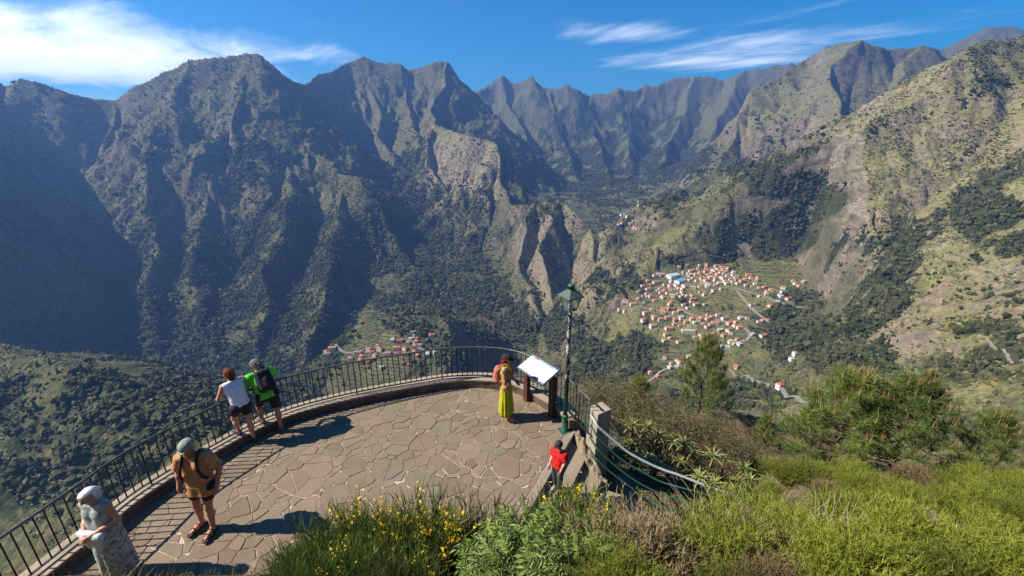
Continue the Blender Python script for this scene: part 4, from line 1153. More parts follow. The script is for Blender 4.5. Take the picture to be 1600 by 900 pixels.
class Figure:
    """standing figure; joints in metres for a 1.70 m adult, facing +Y, scaled by s"""
    def __init__(self, name, label, place, heading, height, skin=SKIN, bulk=1.0, **pose):
        self.s = height / 1.70; s = self.s; self.bulk = bulk
        J = dict(pelvis=(0, 0, .93), waist=(0, .005, 1.07), chest=(0, .0, 1.28), neck=(0, -.01, 1.44), head=(0, .02, 1.585),
                 shL=(-.185, -.005, 1.395), shR=(.185, -.005, 1.395), elL=(-.23, -.03, 1.12), elR=(.23, -.03, 1.12), wrL=(-.24, .06, .88), wrR=(.24, .06, .88),
                 hiL=(-.09, 0, .9), hiR=(.09, 0, .9), knL=(-.10, .02, .49), knR=(.10, .02, .49), anL=(-.10, -.02, .075), anR=(.10, -.02, .075), toL=(-.12, .15, .025), toR=(.12, .15, .025), face=(0, 1, -.1))
        J.update({k: v for k, v in pose.items() if k in J})
        self.J = {k: np.array(v, float) * (1 if k == 'face' else s) for k, v in J.items()}
        self.root = empty(name, place, heading)
        tag(self.root, label, 'person')
        self.skin = skin; self.pose = pose
    def body(self):
        J, s, b = self.J, self.s, self.bulk
        fwd = unit(self.J['face']); up = unit(self.J['head'] - self.J['neck']); fwd = unit(fwd - up * (fwd @ up)); rt = np.cross(fwd, up)
        self.fwd, self.up, self.rt = fwd, up, rt
        hd = J['head']
        X = unit(J['shR'] - J['shL'])
        P = [cone(J['hiL'], J['hiR'], .098 * s * b, .098 * s * b), cone(J['pelvis'] - X * .05 * s * b, J['waist'] - X * .05 * s * b, .1 * s * b, .095 * s * b), cone(J['pelvis'] + X * .05 * s * b, J['waist'] + X * .05 * s * b, .1 * s * b, .095 * s * b),
             cone(J['waist'] - X * .05 * s * b, J['chest'] - X * .075 * s, .095 * s * b, .1 * s), cone(J['waist'] + X * .05 * s * b, J['chest'] + X * .075 * s, .095 * s * b, .1 * s),
             cone(J['chest'] - X * .07 * s, J['shL'] * .7 + J['shR'] * .3, .095 * s, .06 * s), cone(J['chest'] + X * .07 * s, J['shR'] * .7 + J['shL'] * .3, .095 * s, .06 * s),
             cone(J['shL'], J['shR'], .056 * s, .056 * s), cone(J['neck'] - up * .05 * s, hd - up * .05 * s, .056 * s, .05 * s)]
        for q in 'LR':
            P += [cone(J['sh' + q], J['el' + q], .05 * s, .041 * s), cone(J['el' + q], J['el' + q] * .6 + J['wr' + q] * .4, .041 * s, .04 * s), cone(J['el' + q] * .6 + J['wr' + q] * .4, J['wr' + q], .04 * s, .026 * s)]
            kn, an, hi = J['kn' + q], J['an' + q], J['hi' + q]
            back = unit(np.cross(unit(an - kn), X)) * .018 * s
            if back[1] > 0: back = -back
            P += [cone(hi, kn, .085 * s * b, .055 * s), cone(kn, kn * .68 + an * .32 + back, .052 * s, .056 * s), cone(kn * .68 + an * .32 + back, an, .056 * s, .034 * s),
                  cone(an, an + (J['to' + q] - an) * .55, .036 * s, .034 * s), cone(an + (J['to' + q] - an) * .5, J['to' + q], .036 * s, .026 * s), cone(an, an + V3(0, -.035, -.03) * s, .03 * s, .028 * s)]
        # head: skull, face, chin, nose, ears
        P += [cone(hd - fwd * .018 * s + up * .025 * s, hd + fwd * .018 * s + up * .025 * s, .085 * s, .08 * s), cone(hd + fwd * .03 * s + up * .01 * s, hd + fwd * .04 * s - up * .075 * s, .066 * s, .042 * s),
              cone(hd + fwd * .096 * s + up * .005 * s, hd + fwd * .112 * s - up * .025 * s, .008 * s, .012 * s)]
        for sg in (-1, 1): P.append(cone(hd + rt * sg * .083 * s + up * .015 * s, hd + rt * sg * .083 * s - up * .025 * s, .014 * s, .01 * s))
        fing = []
        for q, sg in (('L', 1), ('R', -1)):
            inw = self.pose.get('palm' + q, (sg, 0.2, 0))
            pl, pt = hand(J['wr' + q], J['el' + q], np.array(inw, float), self.pose.get('curl' + q, .6), s)
            P += pl; fing += pt
        self.bodyobj = soft_mesh('body', P, self.skin, self.root, 0.0105 * max(s, .8), .028 * s, add=join(fing))
        for sg in (-1, 1):
            e = hd + fwd * .083 * s + rt * sg * .032 * s + up * .012 * s
            mesh_obj('eye', *tube([e - fwd * .006, e + fwd * .002, e + fwd * .006], [.004, .011 * s, .002], 8), EYE, self.root, True)
        m = hd + fwd * .078 * s - up * .055 * s
        mesh_obj('mouth', *tube([m - rt * .02 * s, m + fwd * .004, m + rt * .02 * s], [.003, .007 * s, .003], 6), LIP, self.root, True)
        self.P = P
    def shirt(self, mat, name='shirt', hem=.80, sleeve=.62, loose=.018, flare=0.0, neckcut=1.435):
        J, s, b = self.J, self.s, self.bulk; g = loose * s; X = unit(J['shR'] - J['shL'])
        down = unit(J['pelvis'] - J['chest'])
        hemc = J['pelvis'] + down * (.93 - hem) * s
        P = [cone(J['pelvis'] - X * .05 * s * b, J['waist'] - X * .05 * s * b, .1 * s * b + g, .097 * s * b + g), cone(J['pelvis'] + X * .05 * s * b, J['waist'] + X * .05 * s * b, .1 * s * b + g, .097 * s * b + g),
             cone(hemc - X * .06 * s * b, J['pelvis'] - X * .05 * s * b, .105 * s * b + g + flare, .1 * s * b + g, True), cone(hemc + X * .06 * s * b, J['pelvis'] + X * .05 * s * b, .105 * s * b + g + flare, .1 * s * b + g, True),
             cone(J['waist'] - X * .05 * s * b, J['chest'] - X * .075 * s, .097 * s * b + g, .1 * s + g), cone(J['waist'] + X * .05 * s * b, J['chest'] + X * .075 * s, .097 * s * b + g, .1 * s + g),
             cone(J['chest'] - X * .07 * s, J['shL'] * .72 + J['shR'] * .28, .097 * s + g, .062 * s + g), cone(J['chest'] + X * .07 * s, J['shR'] * .72 + J['shL'] * .28, .097 * s + g, .062 * s + g),
             cone(J['shL'] * .9 + J['shR'] * .1, J['shR'] * .9 + J['shL'] * .1, .057 * s + g, .057 * s + g)]
        if sleeve > 0:
            for q in 'LR':
                e = J['sh' + q] + (J['el' + q] - J['sh' + q]) * sleeve
                P += [cone(J['sh' + q], e, .054 * s + g, .052 * s + g * 1.5, True), cone(J['sh' + q], J['sh' + q] * .8 + e * .2, .056 * s + g, .054 * s + g)]
        hc, dn = hemc, down
        nk, upv = J['neck'], unit(J['head'] - J['chest'])
        def cut(x, y, z):
            a = (x - hc[0]) * dn[0] + (y - hc[1]) * dn[1] + (z - hc[2]) * dn[2]
            n = (x - nk[0]) * upv[0] + (y - nk[1]) * upv[1] + (z - nk[2]) * upv[2] - .012 * s
            return np.maximum(a, n)
        return soft_mesh(name, P, mat, self.root, .0125 * max(s, .8), .03 * s, cut)
    def shorts(self, mat, length=.75, name='shorts', top=1.0, loose=.016):
        J, s, b = self.J, self.s, self.bulk; g = loose * s; X = unit(J['shR'] - J['shL'])
        P = [cone(J['hiL'], J['hiR'], .1 * s * b + g, .1 * s * b + g), cone(J['pelvis'] - X * .05 * s * b, J['waist'] * .5 + J['pelvis'] * .5 - X * .05 * s * b, .1 * s * b + g, .098 * s * b + g, True), cone(J['pelvis'] + X * .05 * s * b, J['waist'] * .5 + J['pelvis'] * .5 + X * .05 * s * b, .1 * s * b + g, .098 * s * b + g, True)]
        for q in 'LR':
            e = J['hi' + q] + (J['kn' + q] - J['hi' + q]) * length if length <= 1 else J['kn' + q] + (J['an' + q] - J['kn' + q]) * (length - 1)
            if length <= 1: P.append(cone(J['hi' + q], e, .09 * s * b + g, .068 * s + g, True))
            else: P += [cone(J['hi' + q], J['kn' + q], .088 * s * b + g, .06 * s + g), cone(J['kn' + q], e, .06 * s + g, .05 * s + g, True)]
        return soft_mesh(name, P, mat, self.root, .0125 * max(s, .8), .02 * s)
    def hair(self, tint, nm, length=0.0, vol=1.0, front=.03, brow=.07):
        mat = cloth(nm, tint, .2, None, 60)
        hd, s, f, u, r = self.J['head'], self.s, self.fwd, self.up, self.rt
        P = [cone(hd - f * .03 * s + u * .035 * s, hd + f * .015 * s + u * .04 * s, .092 * s * vol, .088 * s * vol), cone(hd - f * .05 * s, hd - f * .055 * s - u * (.05 + length) * s, .075 * s * vol, .06 * s * vol)]
        if length > 0:
            for sg in (-1, 1): P.append(cone(hd + r * sg * .065 * s - f * .02 * s, hd + r * sg * .075 * s - f * .03 * s - u * (.05 + length * .8) * s, .045 * s * vol, .035 * s * vol))
        fp = hd + f * front * s
        def cut(x, y, z):
            a = (x - fp[0]) * f[0] + (y - fp[1]) * f[1] + (z - fp[2]) * f[2]
            h = (x - hd[0]) * u[0] + (y - hd[1]) * u[1] + (z - hd[2]) * u[2]
            return np.minimum(a, brow * s - h)
        o = soft_mesh('hair', P, mat, self.root, .009, .02 * s, cut)
        rs = np.random.default_rng(int(self.s * 1000) + int(length * 100)); me = o.data; nv = len(me.vertices)
        co = np.empty(nv * 3, np.float32); me.vertices.foreach_get('co', co); co = co.reshape(-1, 3)
        no = np.array([v.normal for v in me.vertices]); k = rs.integers(0, nv, 900)
        d = no[k] * .25 - u * .6 - f * .15 + rs.normal(0, .28, (900, 3))
        blade_obj('strands', blades(co[k], d, rs.uniform(.02, .045, 900) * s, .003, np.tile(-u * .25, (900, 1)), 2, rs), leaf_mat(mat.name + '_strands', tuple(q * .8 for q in tint), tint, None, .1), o, 'stuff')
        return o
    def cap(self, mat, brim=.075):
        hd, s, f, u, r = self.J['head'], self.s, self.fwd, self.up, self.rt
        P = [cone(hd - f * .02 * s + u * .04 * s, hd + f * .015 * s + u * .04 * s, .098 * s, .096 * s)]
        c0 = hd + u * .038 * s
        def cut(x, y, z): return -((x - c0[0]) * u[0] + (y - c0[1]) * u[1] + (z - c0[2]) * u[2])
        o = soft_mesh('cap', P, mat, self.root, .009, .02 * s, cut)
        c = hd + f * .06 * s + u * .042 * s; V, Fq = [], []
        n = 12
        for lay in (0, -.007):
            for k in range(n):
                a = math.pi * k / (n - 1)
                V.append(c + r * math.cos(a) * .082 * s + f * (math.sin(a) * (brim + .03) * s) - u * (math.sin(a) * .022 * s) + u * lay)
        Fq = [tuple(range(n)), tuple(range(n, 2 * n))[::-1]] + [(k, n + k, n + (k + 1) % n, (k + 1) % n) for k in range(n)]
        mesh_obj('brim', V, Fq, mat, o)
        return o
    def shoes(self, mat, name='shoe', sandal=False):
        J, s = self.J, self.s
        for q in 'LR':
            an, to = J['an' + q], J['to' + q]; heel = an + V3(0, -.03, 0) * s
            d = unit(V3(to[0] - an[0], to[1] - an[1], 0)); zb = min(to[2], an[2]) - .025 * s
            zf = to[2] - .03 * s
            h0 = V3(an[0], an[1], zf + .02 * s) - d * .045 * s; t0 = V3(to[0], to[1], zf + .02 * s) + d * .025 * s
            if sandal:
                P = [cone(h0, t0, .04 * s, .045 * s)]
                z1 = zf + .026 * s
                o = soft_mesh('sandal', P, mat, self.root, .009, .01, lambda x, y, z: np.maximum(z - z1, (zf - .004) - z))
                for t in (.35, .75):
                    c = an * (1 - t) + to * t; w = np.cross(d, V3(0, 0, 1))
                    mesh_obj('strap', *tube([c + w * .05 * s - V3(0, 0, .02) * s, c + w * .035 * s + V3(0, 0, .03) * s, c + V3(0, 0, .045) * s, c - w * .035 * s + V3(0, 0, .03) * s, c - w * .05 * s - V3(0, 0, .02) * s], .009 * s, 6), mat, o, True)
                mesh_obj('strap', *tube([an + d * .045 * s + V3(0, 0, .0), an + np.cross(d, V3(0, 0, 1)) * .042 * s, an - d * .05 * s, an - np.cross(d, V3(0, 0, 1)) * .042 * s, an + d * .045 * s], .008 * s, 6), mat, o, True)
            else:
                P = [cone(h0 + V3(0, 0, .02) * s, t0 + V3(0, 0, .005) * s, .045 * s, .04 * s), cone(an, an * .5 + to * .5, .045 * s, .042 * s)]
                soft_mesh(name, P, mat, self.root, .01, .02, lambda x, y, z: (zf - .004) - z)
    def backpack(self, mat, size=(.15, .09, .23), name='backpack', strap_mat=None, drop=0.02):
        J, s = self.J, self.s; X = unit(J['shR'] - J['shL']); U = unit(J['neck'] - J['pelvis']); B = unit(np.cross(U, X)); B = B if B[1] < 0 else -B
        c = J['chest'] * .75 + J['waist'] * .25 + B * (.13 * s + size[1] * .75) - U * drop
        P = []
        for sx in (-1, 1):
            P += [cone(c + X * sx * size[0] * .5 - U * size[2] * .7, c + X * sx * size[0] * .5 + U * size[2] * .55, size[1], size[1] * .8)]
        P.append(cone(c - U * size[2] * .5 + B * .05, c - U * .02 + B * .05, size[1] * .8, size[1] * .7))
        P.append(cone(c - U * size[2] * .6, c + U * size[2] * .6, size[1], size[1] * .85))
        o = soft_mesh(name, P, mat, self.root, .0125, .03)
        for sx in (-1, 1):
            sh = J['shL'] if sx < 0 else J['shR']; o_ = J['shR'] if sx < 0 else J['shL']
            top = sh * .78 + o_ * .22 + U * .085 * s
            fr = -B
            pts = catmull([c + X * sx * .09 + U * size[2] * .6 - B * .02, top + B * .04 * s, top + fr * .06 * s, J['chest'] + X * sx * .12 * s + fr * .135 * s * max(1, self.bulk), J['waist'] + X * sx * .16 * s * self.bulk + fr * .08 * s, c + X * sx * .1 - U * size[2] * .6], 4)
            mesh_obj('strap', *tube(pts, .021 * s, 6), strap_mat or mat, o, True)
        return o
def skirt_mesh(fig, mat, top, bot, r0, r1, name='skirt', folds=11, amp=.016, n=48, rows=10, depth=.8):
    J, s = fig.J, fig.s; V, Fq = [], []
    for i in range(rows + 1):
        t = i / rows; z = top + (bot - top) * t; r = r0 + (r1 - r0) * (t ** .8)
        c = J['pelvis']
        for k in range(n):
            a = 2 * math.pi * k / n; q = r + amp * t * math.sin(folds * a + 1.3 * math.sin(3 * a))
            V.append((c[0] + q * math.cos(a), c[1] + q * depth * math.sin(a), z))
    for i in range(rows):
        for k in range(n): Fq.append((i * n + k, i * n + (k + 1) % n, (i + 1) * n + (k + 1) % n, (i + 1) * n + k))
    return mesh_obj(name, V, Fq, mat, fig.root, True)

HEAD = lambda dx, dy: math.atan2(dy, dx) - math.pi / 2          # heading so that local +Y points along (dx, dy)
# the man in the orange shirt
p = Figure('person', 'man in an orange shirt and green cap with dark shorts and sandals', (-4.87, 5.55, 0.045), HEAD(0.05, -1), 1.76, SKIN_TAN, 1.12,
    anL=(-.02, .05, .075), toL=(.0, .22, .025), knL=(-.04, .05, .49), anR=(.21, -.06, .075), toR=(.29, .1, .025), knR=(.17, .0, .49), hiL=(-.10, 0, .9), hiR=(.11, 0, .9),
    elL=(-.30, -.03, 1.14), elR=(.30, -.03, 1.14), wrL=(-.28, .07, .92), wrR=(.30, .03, .92), head=(.02, .03, 1.585), face=(.35, 1, .2))
p.body(); orange = cloth('orange_print_shirt', (0.60, 0.28, 0.11), .25, ((0.40, 0.17, 0.065), 26, .52, .62))
p.shirt(orange, hem=.76, sleeve=.82, loose=.027, flare=.01)
p.shorts(M_DARK, .62); p.cap(cloth('khaki_cap', (0.27, 0.30, 0.24)), .05); p.shoes(plain('sandal_leather', (0.05, 0.03, 0.025), .7), sandal=True)
p.backpack(M_DARK, (.13, .08, .2))
bd = p.J['head'] + p.fwd * .06 - p.up * .075
soft_mesh('beard', [cone(bd - p.rt * .045, bd + p.rt * .045, .036, .036), cone(bd, bd + p.fwd * .02 - p.up * .045, .036, .03)], cloth('ginger_beard', (0.55, 0.22, 0.05)), p.root, .009, .02)
# the white-haired woman
p = Figure('person', 'white-haired woman in sunglasses and a grey green patterned sleeveless dress', (-5.69, 4.73, 0.045), HEAD(-.1, -1), 1.63, SKIN, 1.08,
    head=(0.0, .03, 1.575), face=(.2, 1, .22), elL=(-.25, -.02, 1.14), elR=(.25, -.02, 1.14), wrL=(-.05, .21, 1.05), wrR=(.07, .23, 1.02), palmL=(0, -1, 0), palmR=(0, -1, 0), curlL=.5, curlR=.5)
p.body(); dress = cloth('sea_print_top', (0.40, 0.45, 0.45), .25, ((0.2, 0.25, 0.27), 9, .5, .66))
p.shirt(dress, 'top', hem=.86, sleeve=0, loose=.018)
dress2 = cloth('sea_print_skirt', (0.44, 0.47, 0.41), .3, ((0.12, 0.15, 0.145), 15, .5, .62))
skirt_mesh(p, dress2, 1.0, .16, .188, .225, 'skirt', depth=.88)
p.hair((0.92, 0.89, 0.80), 'white_hair', .0, .98, -.02, .08); p.shoes(plain('pale_shoe', (0.4, 0.36, 0.3), .7))
g = p.J['head'] + p.fwd * .09 + p.up * .014
sg_ = mesh_obj('sunglasses', *join([tube([g - p.rt * .034 + p.fwd * q, g - p.rt * .034 + p.fwd * (q + .006)], [.026, .024], 10) for q in (0,)] + [tube([g + p.rt * .034, g + p.rt * .034 + p.fwd * .006], [.026, .024], 10)] + [tube([g - p.rt * .075, g + p.rt * .075], .005, 6), tube([g - p.rt * .078, g - p.rt * .085 - p.fwd * .09], .004, 6), tube([g + p.rt * .078, g + p.rt * .085 - p.fwd * .09], .004, 6)]), plain('sunglass_lens', (0.012, 0.01, 0.01), .15, .1, 8, 0, 0, .6), p.root)
w_ = (p.J['wrL'] + p.J['wrR']) / 2
soft_mesh('folded_shawl', [cone(w_ + V3(-.14, -.04, -.02), w_ + V3(.14, -.04, .0), .055, .05), cone(w_ + V3(-.08, -.04, -.04), w_ + V3(-.05, -.05, -.26), .07, .05), cone(w_ + V3(.05, -.04, -.04), w_ + V3(.06, -.05, -.22), .07, .04), cone(w_ + V3(0, -.05, -.05), w_ + V3(.0, -.06, -.3), .06, .04)], cloth('pale_shawl', (0.62, 0.68, 0.68), .25, None, 30), p.root, .0125, .025)
# the woman in white at the railing
p = Figure('person', 'woman with auburn hair in a white sleeveless top and black shorts leaning on the railing', (-5.47, 7.66, 0.045), HEAD(-.85, .55), 1.68, SKIN, 1.02,
    pelvis=(.02, .02, .93), waist=(.02, .06, 1.07), chest=(.02, .12, 1.27), neck=(.02, .17, 1.42), head=(.02, .22, 1.555), shL=(-.17, .15, 1.38), shR=(.21, .15, 1.38),
    elL=(-.26, .24, 1.12), elR=(.29, .20, 1.12), wrL=(-.14, .36, 1.13), wrR=(.14, .36, 1.13), knL=(-.10, .16, .60), anL=(-.10, .10, .315), toL=(-.12, .25, .265), palmL=(0, 0, -1), palmR=(0, 0, -1), face=(0, 1, -.35))
p.body(); white = cloth('white_top', (0.78, 0.78, 0.79), .08)
p.shirt(white, 'top', hem=.9, sleeve=0, loose=.022); p.shorts(M_DARK, .55); p.hair((0.17, 0.05, 0.02), 'auburn_hair', .0, 1.0)
p.shoes(plain('dark_shoe', (0.06, 0.04, 0.045), .7))
# the man in green at the railing
p = Figure('person', 'man in a bright green shirt with a black backpack resting one foot on the parapet', (-5.08, 8.02, 0.045), HEAD(-.75, .66), 1.74, SKIN_TAN, 1.08,
    pelvis=(-.02, .02, .92), waist=(-.02, .08, 1.05), chest=(-.02, .18, 1.22), neck=(-.02, .26, 1.345), head=(-.02, .34, 1.455), shL=(-.21, .22, 1.31), shR=(.17, .22, 1.31),
    elL=(-.30, .32, 1.10), elR=(.30, .34, 1.10), wrL=(-.10, .42, 1.09), wrR=(.12, .43, 1.09), knL=(-.16, .22, .64), anL=(-.17, .16, .315), toL=(-.19, .30, .265), hiL=(-.11, .02, .9), hiR=(.08, 0, .9), palmL=(0, 0, -1), palmR=(0, 0, -1), face=(-.15, 1, -.3))
p.body(); lime = cloth('lime_shirt', (0.13, 0.66, 0.06), .15)
p.shirt(lime, hem=.84, sleeve=.85, loose=.026); p.shorts(M_DARK, .8, loose=.022); p.hair((0.2, 0.19, 0.18), 'grey_hair', 0, 1.0); p.cap(cloth('slate_cap', (0.15, 0.15, 0.18)), .08)
p.shoes(plain('trail_shoe', (0.12, 0.1, 0.09), .7)); p.backpack(M_DARK, (.16, .09, .25), drop=.0)
# the woman in the yellow dress
p = Figure('person', 'woman in a yellow green long dress and black cap carrying a coral backpack', (-.13, 8.5, 0.045), HEAD(1, -.22), 1.6, SKIN_TAN, .95,
    face=(.1, 1, -.2), elL=(-.2, .02, 1.1), elR=(.2, .02, 1.1), wrL=(-.15, .2, .95), wrR=(.16, .2, .97), anL=(-.07, -.1, .075), toL=(-.08, .07, .025), anR=(.08, .08, .075), toR=(.1, .25, .025))
p.body(); yel = cloth('chartreuse_dress', (0.42, 0.40, 0.02), .3, None, 10)
p.shirt(yel, 'dress_top', hem=.86, sleeve=0, loose=.012); skirt_mesh(p, yel, .97, .16, .135, .2, 'skirt', 9, .022)
p.hair((0.2, 0.025, 0.025), 'red_hair', .06, .96); p.cap(plain('black_cap', (0.02, 0.018, 0.02), .8), .075); p.shoes(plain('orange_sandal', (0.4, 0.13, 0.04), .6), sandal=True)
p.backpack(cloth('coral_backpack', (0.48, 0.16, 0.12), .25), (.12, .085, .17), drop=.03)
# the boy on the stairs
p = Figure('person', 'small boy in a red shirt and dark cap going down the stairs', (.847, 6.557, -.142), HEAD(-.7, -.75), 1.08, SKIN, 1.12,
    head=(.0, .045, 1.60), face=(0, 1, -.5), elL=(-.22, .02, 1.12), elR=(.22, .02, 1.12), wrL=(-.2, .16, .92), wrR=(.2, .16, .92), anL=(-.1, .08, .075), toL=(-.12, .25, .025))
J = p.J; J['head'] = J['head'] + V3(0, 0, .02)
p.s *= 1.0; p.body()
p.shirt(cloth('red_shirt', (0.62, 0.018, 0.02), .2), hem=.86, sleeve=.75, loose=.03); p.shorts(cloth('dark_jeans', (0.05, 0.055, 0.085), .3), 1.75, 'trousers', loose=.02)
p.hair((0.08, 0.045, 0.03), 'brown_hair', 0, 1.05); p.cap(plain('charcoal_cap', (0.03, 0.026, 0.033), .8), .085); p.shoes(plain('grey_trainer', (0.3, 0.32, 0.36), .7))
# ------------------------------------------------------------------ plants on the bank
def ground_z(x, y):
    """height of the built ground at x, y"""
    a = math.atan2(x, y); r = math.hypot(x, y)
    i = int(np.clip(np.searchsorted(RR, r) - 1, 0, NRr - 2))
    j = int(np.clip(round((a - AA[0]) / (AA[1] - AA[0])), 0, 799)) if abs(a) < AA[799] else None
    if j is None:
        return float(near_ground(np.array([x]), np.array([y]))[0][0])
    t = (r - RR[i]) / (RR[i + 1] - RR[i]); return float(TZ[i, j] * (1 - t) + TZ[i + 1, j] * t)
BROOM = leaf_mat('broom_stems', (0.032, 0.062, 0.014), (0.13, 0.185, 0.036), (0.15, 0.19, 0.05), 0.15)
BROOM_DK = leaf_mat('dark_broom_stems', (0.035, 0.036, 0.014), (0.10, 0.10, 0.035), (0.11, 0.10, 0.04), 0.1)
YELLOW = leaf_mat('broom_flowers', (0.62, 0.40, 0.012), (0.85, 0.62, 0.02), None, 0.2)
HEATH = leaf_mat('heath_leaves', (0.08, 0.098, 0.014), (0.29, 0.325, 0.038), (0.34, 0.35, 0.055), 0.25)
STRAW = leaf_mat('dry_grass', (0.26, 0.19, 0.115), (0.52, 0.42, 0.28), (0.55, 0.45, 0.33), 0.2)
NEEDLE = leaf_mat('pine_needles', (0.04, 0.075, 0.018), (0.17, 0.23, 0.045), (0.22, 0.26, 0.065), 0.18)
CANDLE = leaf_mat('pine_candles', (0.17, 0.10, 0.045), (0.36, 0.25, 0.11), None, 0.05)
BARK = plain('bark', (0.11, 0.075, 0.05), .9, .3, 12, bump=.5)
STEMW = plain('shrub_wood', (0.085, 0.06, 0.04), .9, .3, 12)
LEAF = leaf_mat('elder_leaves', (0.085, 0.135, 0.03), (0.26, 0.32, 0.08), None, 0.3, .45)
ALOE = leaf_mat('aloe_leaves', (0.10, 0.14, 0.035), (0.26, 0.28, 0.085), (0.32, 0.27, 0.10), 0.08, .4)
BRAMBLE = leaf_mat('bramble', (0.09, 0.065, 0.035), (0.26, 0.185, 0.10), (0.24, 0.16, 0.09), 0.1)
BRLEAF = leaf_mat('bramble_leaves', (0.06, 0.075, 0.02), (0.19, 0.18, 0.06), None, 0.2)
HERB = leaf_mat('herb_leaves', (0.055, 0.10, 0.02), (0.15, 0.21, 0.045), None, 0.25)
MARKS = [((-3.0, 4.5), 'below the man in orange'), ((-1.6, 4.6), 'on the paving edge'), ((-0.5, 4.9), 'between the paving and the elders'), ((0.3, 3.9), 'among the elder shrubs'), ((1.2, 5.2), 'beside the stairs'), ((1.9, 4.6), 'below the stairs'), ((2.0, 7.6), 'beside the concrete pillar'), ((3.0, 7.4), 'behind the handrail'), ((4.4, 6.6), 'at the low end of the handrail'), ((3.2, 4.6), 'in front of the handrail'), ((4.4, 8.6), 'between the brambles and the handrail'), ((6.4, 8.0), 'between the aloes and the pines'), ((8.2, 7.9), 'below the pair of pines'), ((10.4, 7.4), 'below the half hidden pine'), ((6.2, 5.2), 'on the open slope'), ((8.5, 5.5), 'on the far side of the open slope'), ((3.0, 3.0), 'on the bank above the stairs')]
def near_mark(x, y):
    return min(MARKS, key=lambda m: (m[0][0] - x) ** 2 + (m[0][1] - y) ** 2)[1]
def copy_tree(o, parent=None):
    c = o.copy(); COL.objects.link(c); c.parent = parent
    for ch in list(o.children): copy_tree(ch, c)
    return c

def broom_bush(seed, h=0.8, spread=0.35, n=420, flowers=60, mat=None):
    rs = np.random.default_rng(seed); root = empty('broom_bush')
    a = rs.uniform(0, 6.283, n); r = spread * np.sqrt(rs.random(n)) * .55
    base = np.stack([r * np.cos(a), r * np.sin(a), rs.uniform(-.12, .06, n)], 1)
    lean = rs.normal(0, .13, (n, 2)) + np.stack([np.cos(a), np.sin(a)], 1) * (r / spread)[:, None] * .55
    d = np.stack([lean[:, 0], lean[:, 1], np.ones(n)], 1)
    L = h * rs.uniform(.55, 1.08, n)
    bend = np.stack([lean[:, 0] * .1, lean[:, 1] * .1, np.zeros(n)], 1)
    D = [blades(base, d, L, .0055, bend, 3, rs)]
    dn = d / np.linalg.norm(d, axis=1, keepdims=True)
    for q in range(4):                                 # side twigs
        t = rs.uniform(.3, .95, n); b2 = base + dn * (L * t)[:, None]
        d2 = d + rs.normal(0, .35, (n, 3)) * (1, 1, .3)
        D.append(blades(b2, d2, L * rs.uniform(.16, .34, n), .0045, bend * 0, 2, rs))
    s = blade_obj('stems', cat4(D), mat or BROOM, root, 'stuff')
    if flowers:
        k = rs.choice(n, min(flowers, n), replace=False)
        top = base[k] + dn[k] * (L[k] * .86)[:, None]
        m = 11
        c = (top[:, None] + rs.normal(0, 1, (len(k), m, 3)) * (.022, .022, .055)).reshape(-1, 3)
        fd = blades(c, rs.normal(size=(len(c), 3)), .024, .012, np.zeros((len(c), 3)), 1, rs)
        blade_obj('flowers', fd, YELLOW, root, 'stuff')
    return root
def heath_bush(seed, h=0.6, spread=0.5, n=560):
    rs = np.random.default_rng(seed); root = empty('heath_bush')
    a = rs.uniform(0, 6.283, n); e = np.arccos(rs.uniform(.12, 1, n))
    d = np.stack([np.sin(e) * np.cos(a) * spread / h, np.sin(e) * np.sin(a) * spread / h, np.cos(e) * .85 + .35], 1); dn = d / np.linalg.norm(d, axis=1, keepdims=True)
    L = h * rs.uniform(.55, 1.05, n) * np.linalg.norm(d, axis=1) * .8
    base = dn * .04 + rs.normal(0, .07, (n, 3)) * (1, 1, .2)
    D = [blades(base, d, L, .004, np.zeros((n, 3)), 2, rs)]
    for q in range(30):
        t = rs.uniform(.35, 1.0, n); b2 = base + dn * (L * t)[:, None]
        d2 = dn * .5 + rs.normal(0, .5, (n, 3)) + (0, 0, .75)
        D.append(blades(b2, d2, rs.uniform(.025, .065, n) * h / .6, .0030, np.zeros((n, 3)), 1, rs))
    blade_obj('foliage', cat4(D), HEATH, root, 'stuff')
    return root
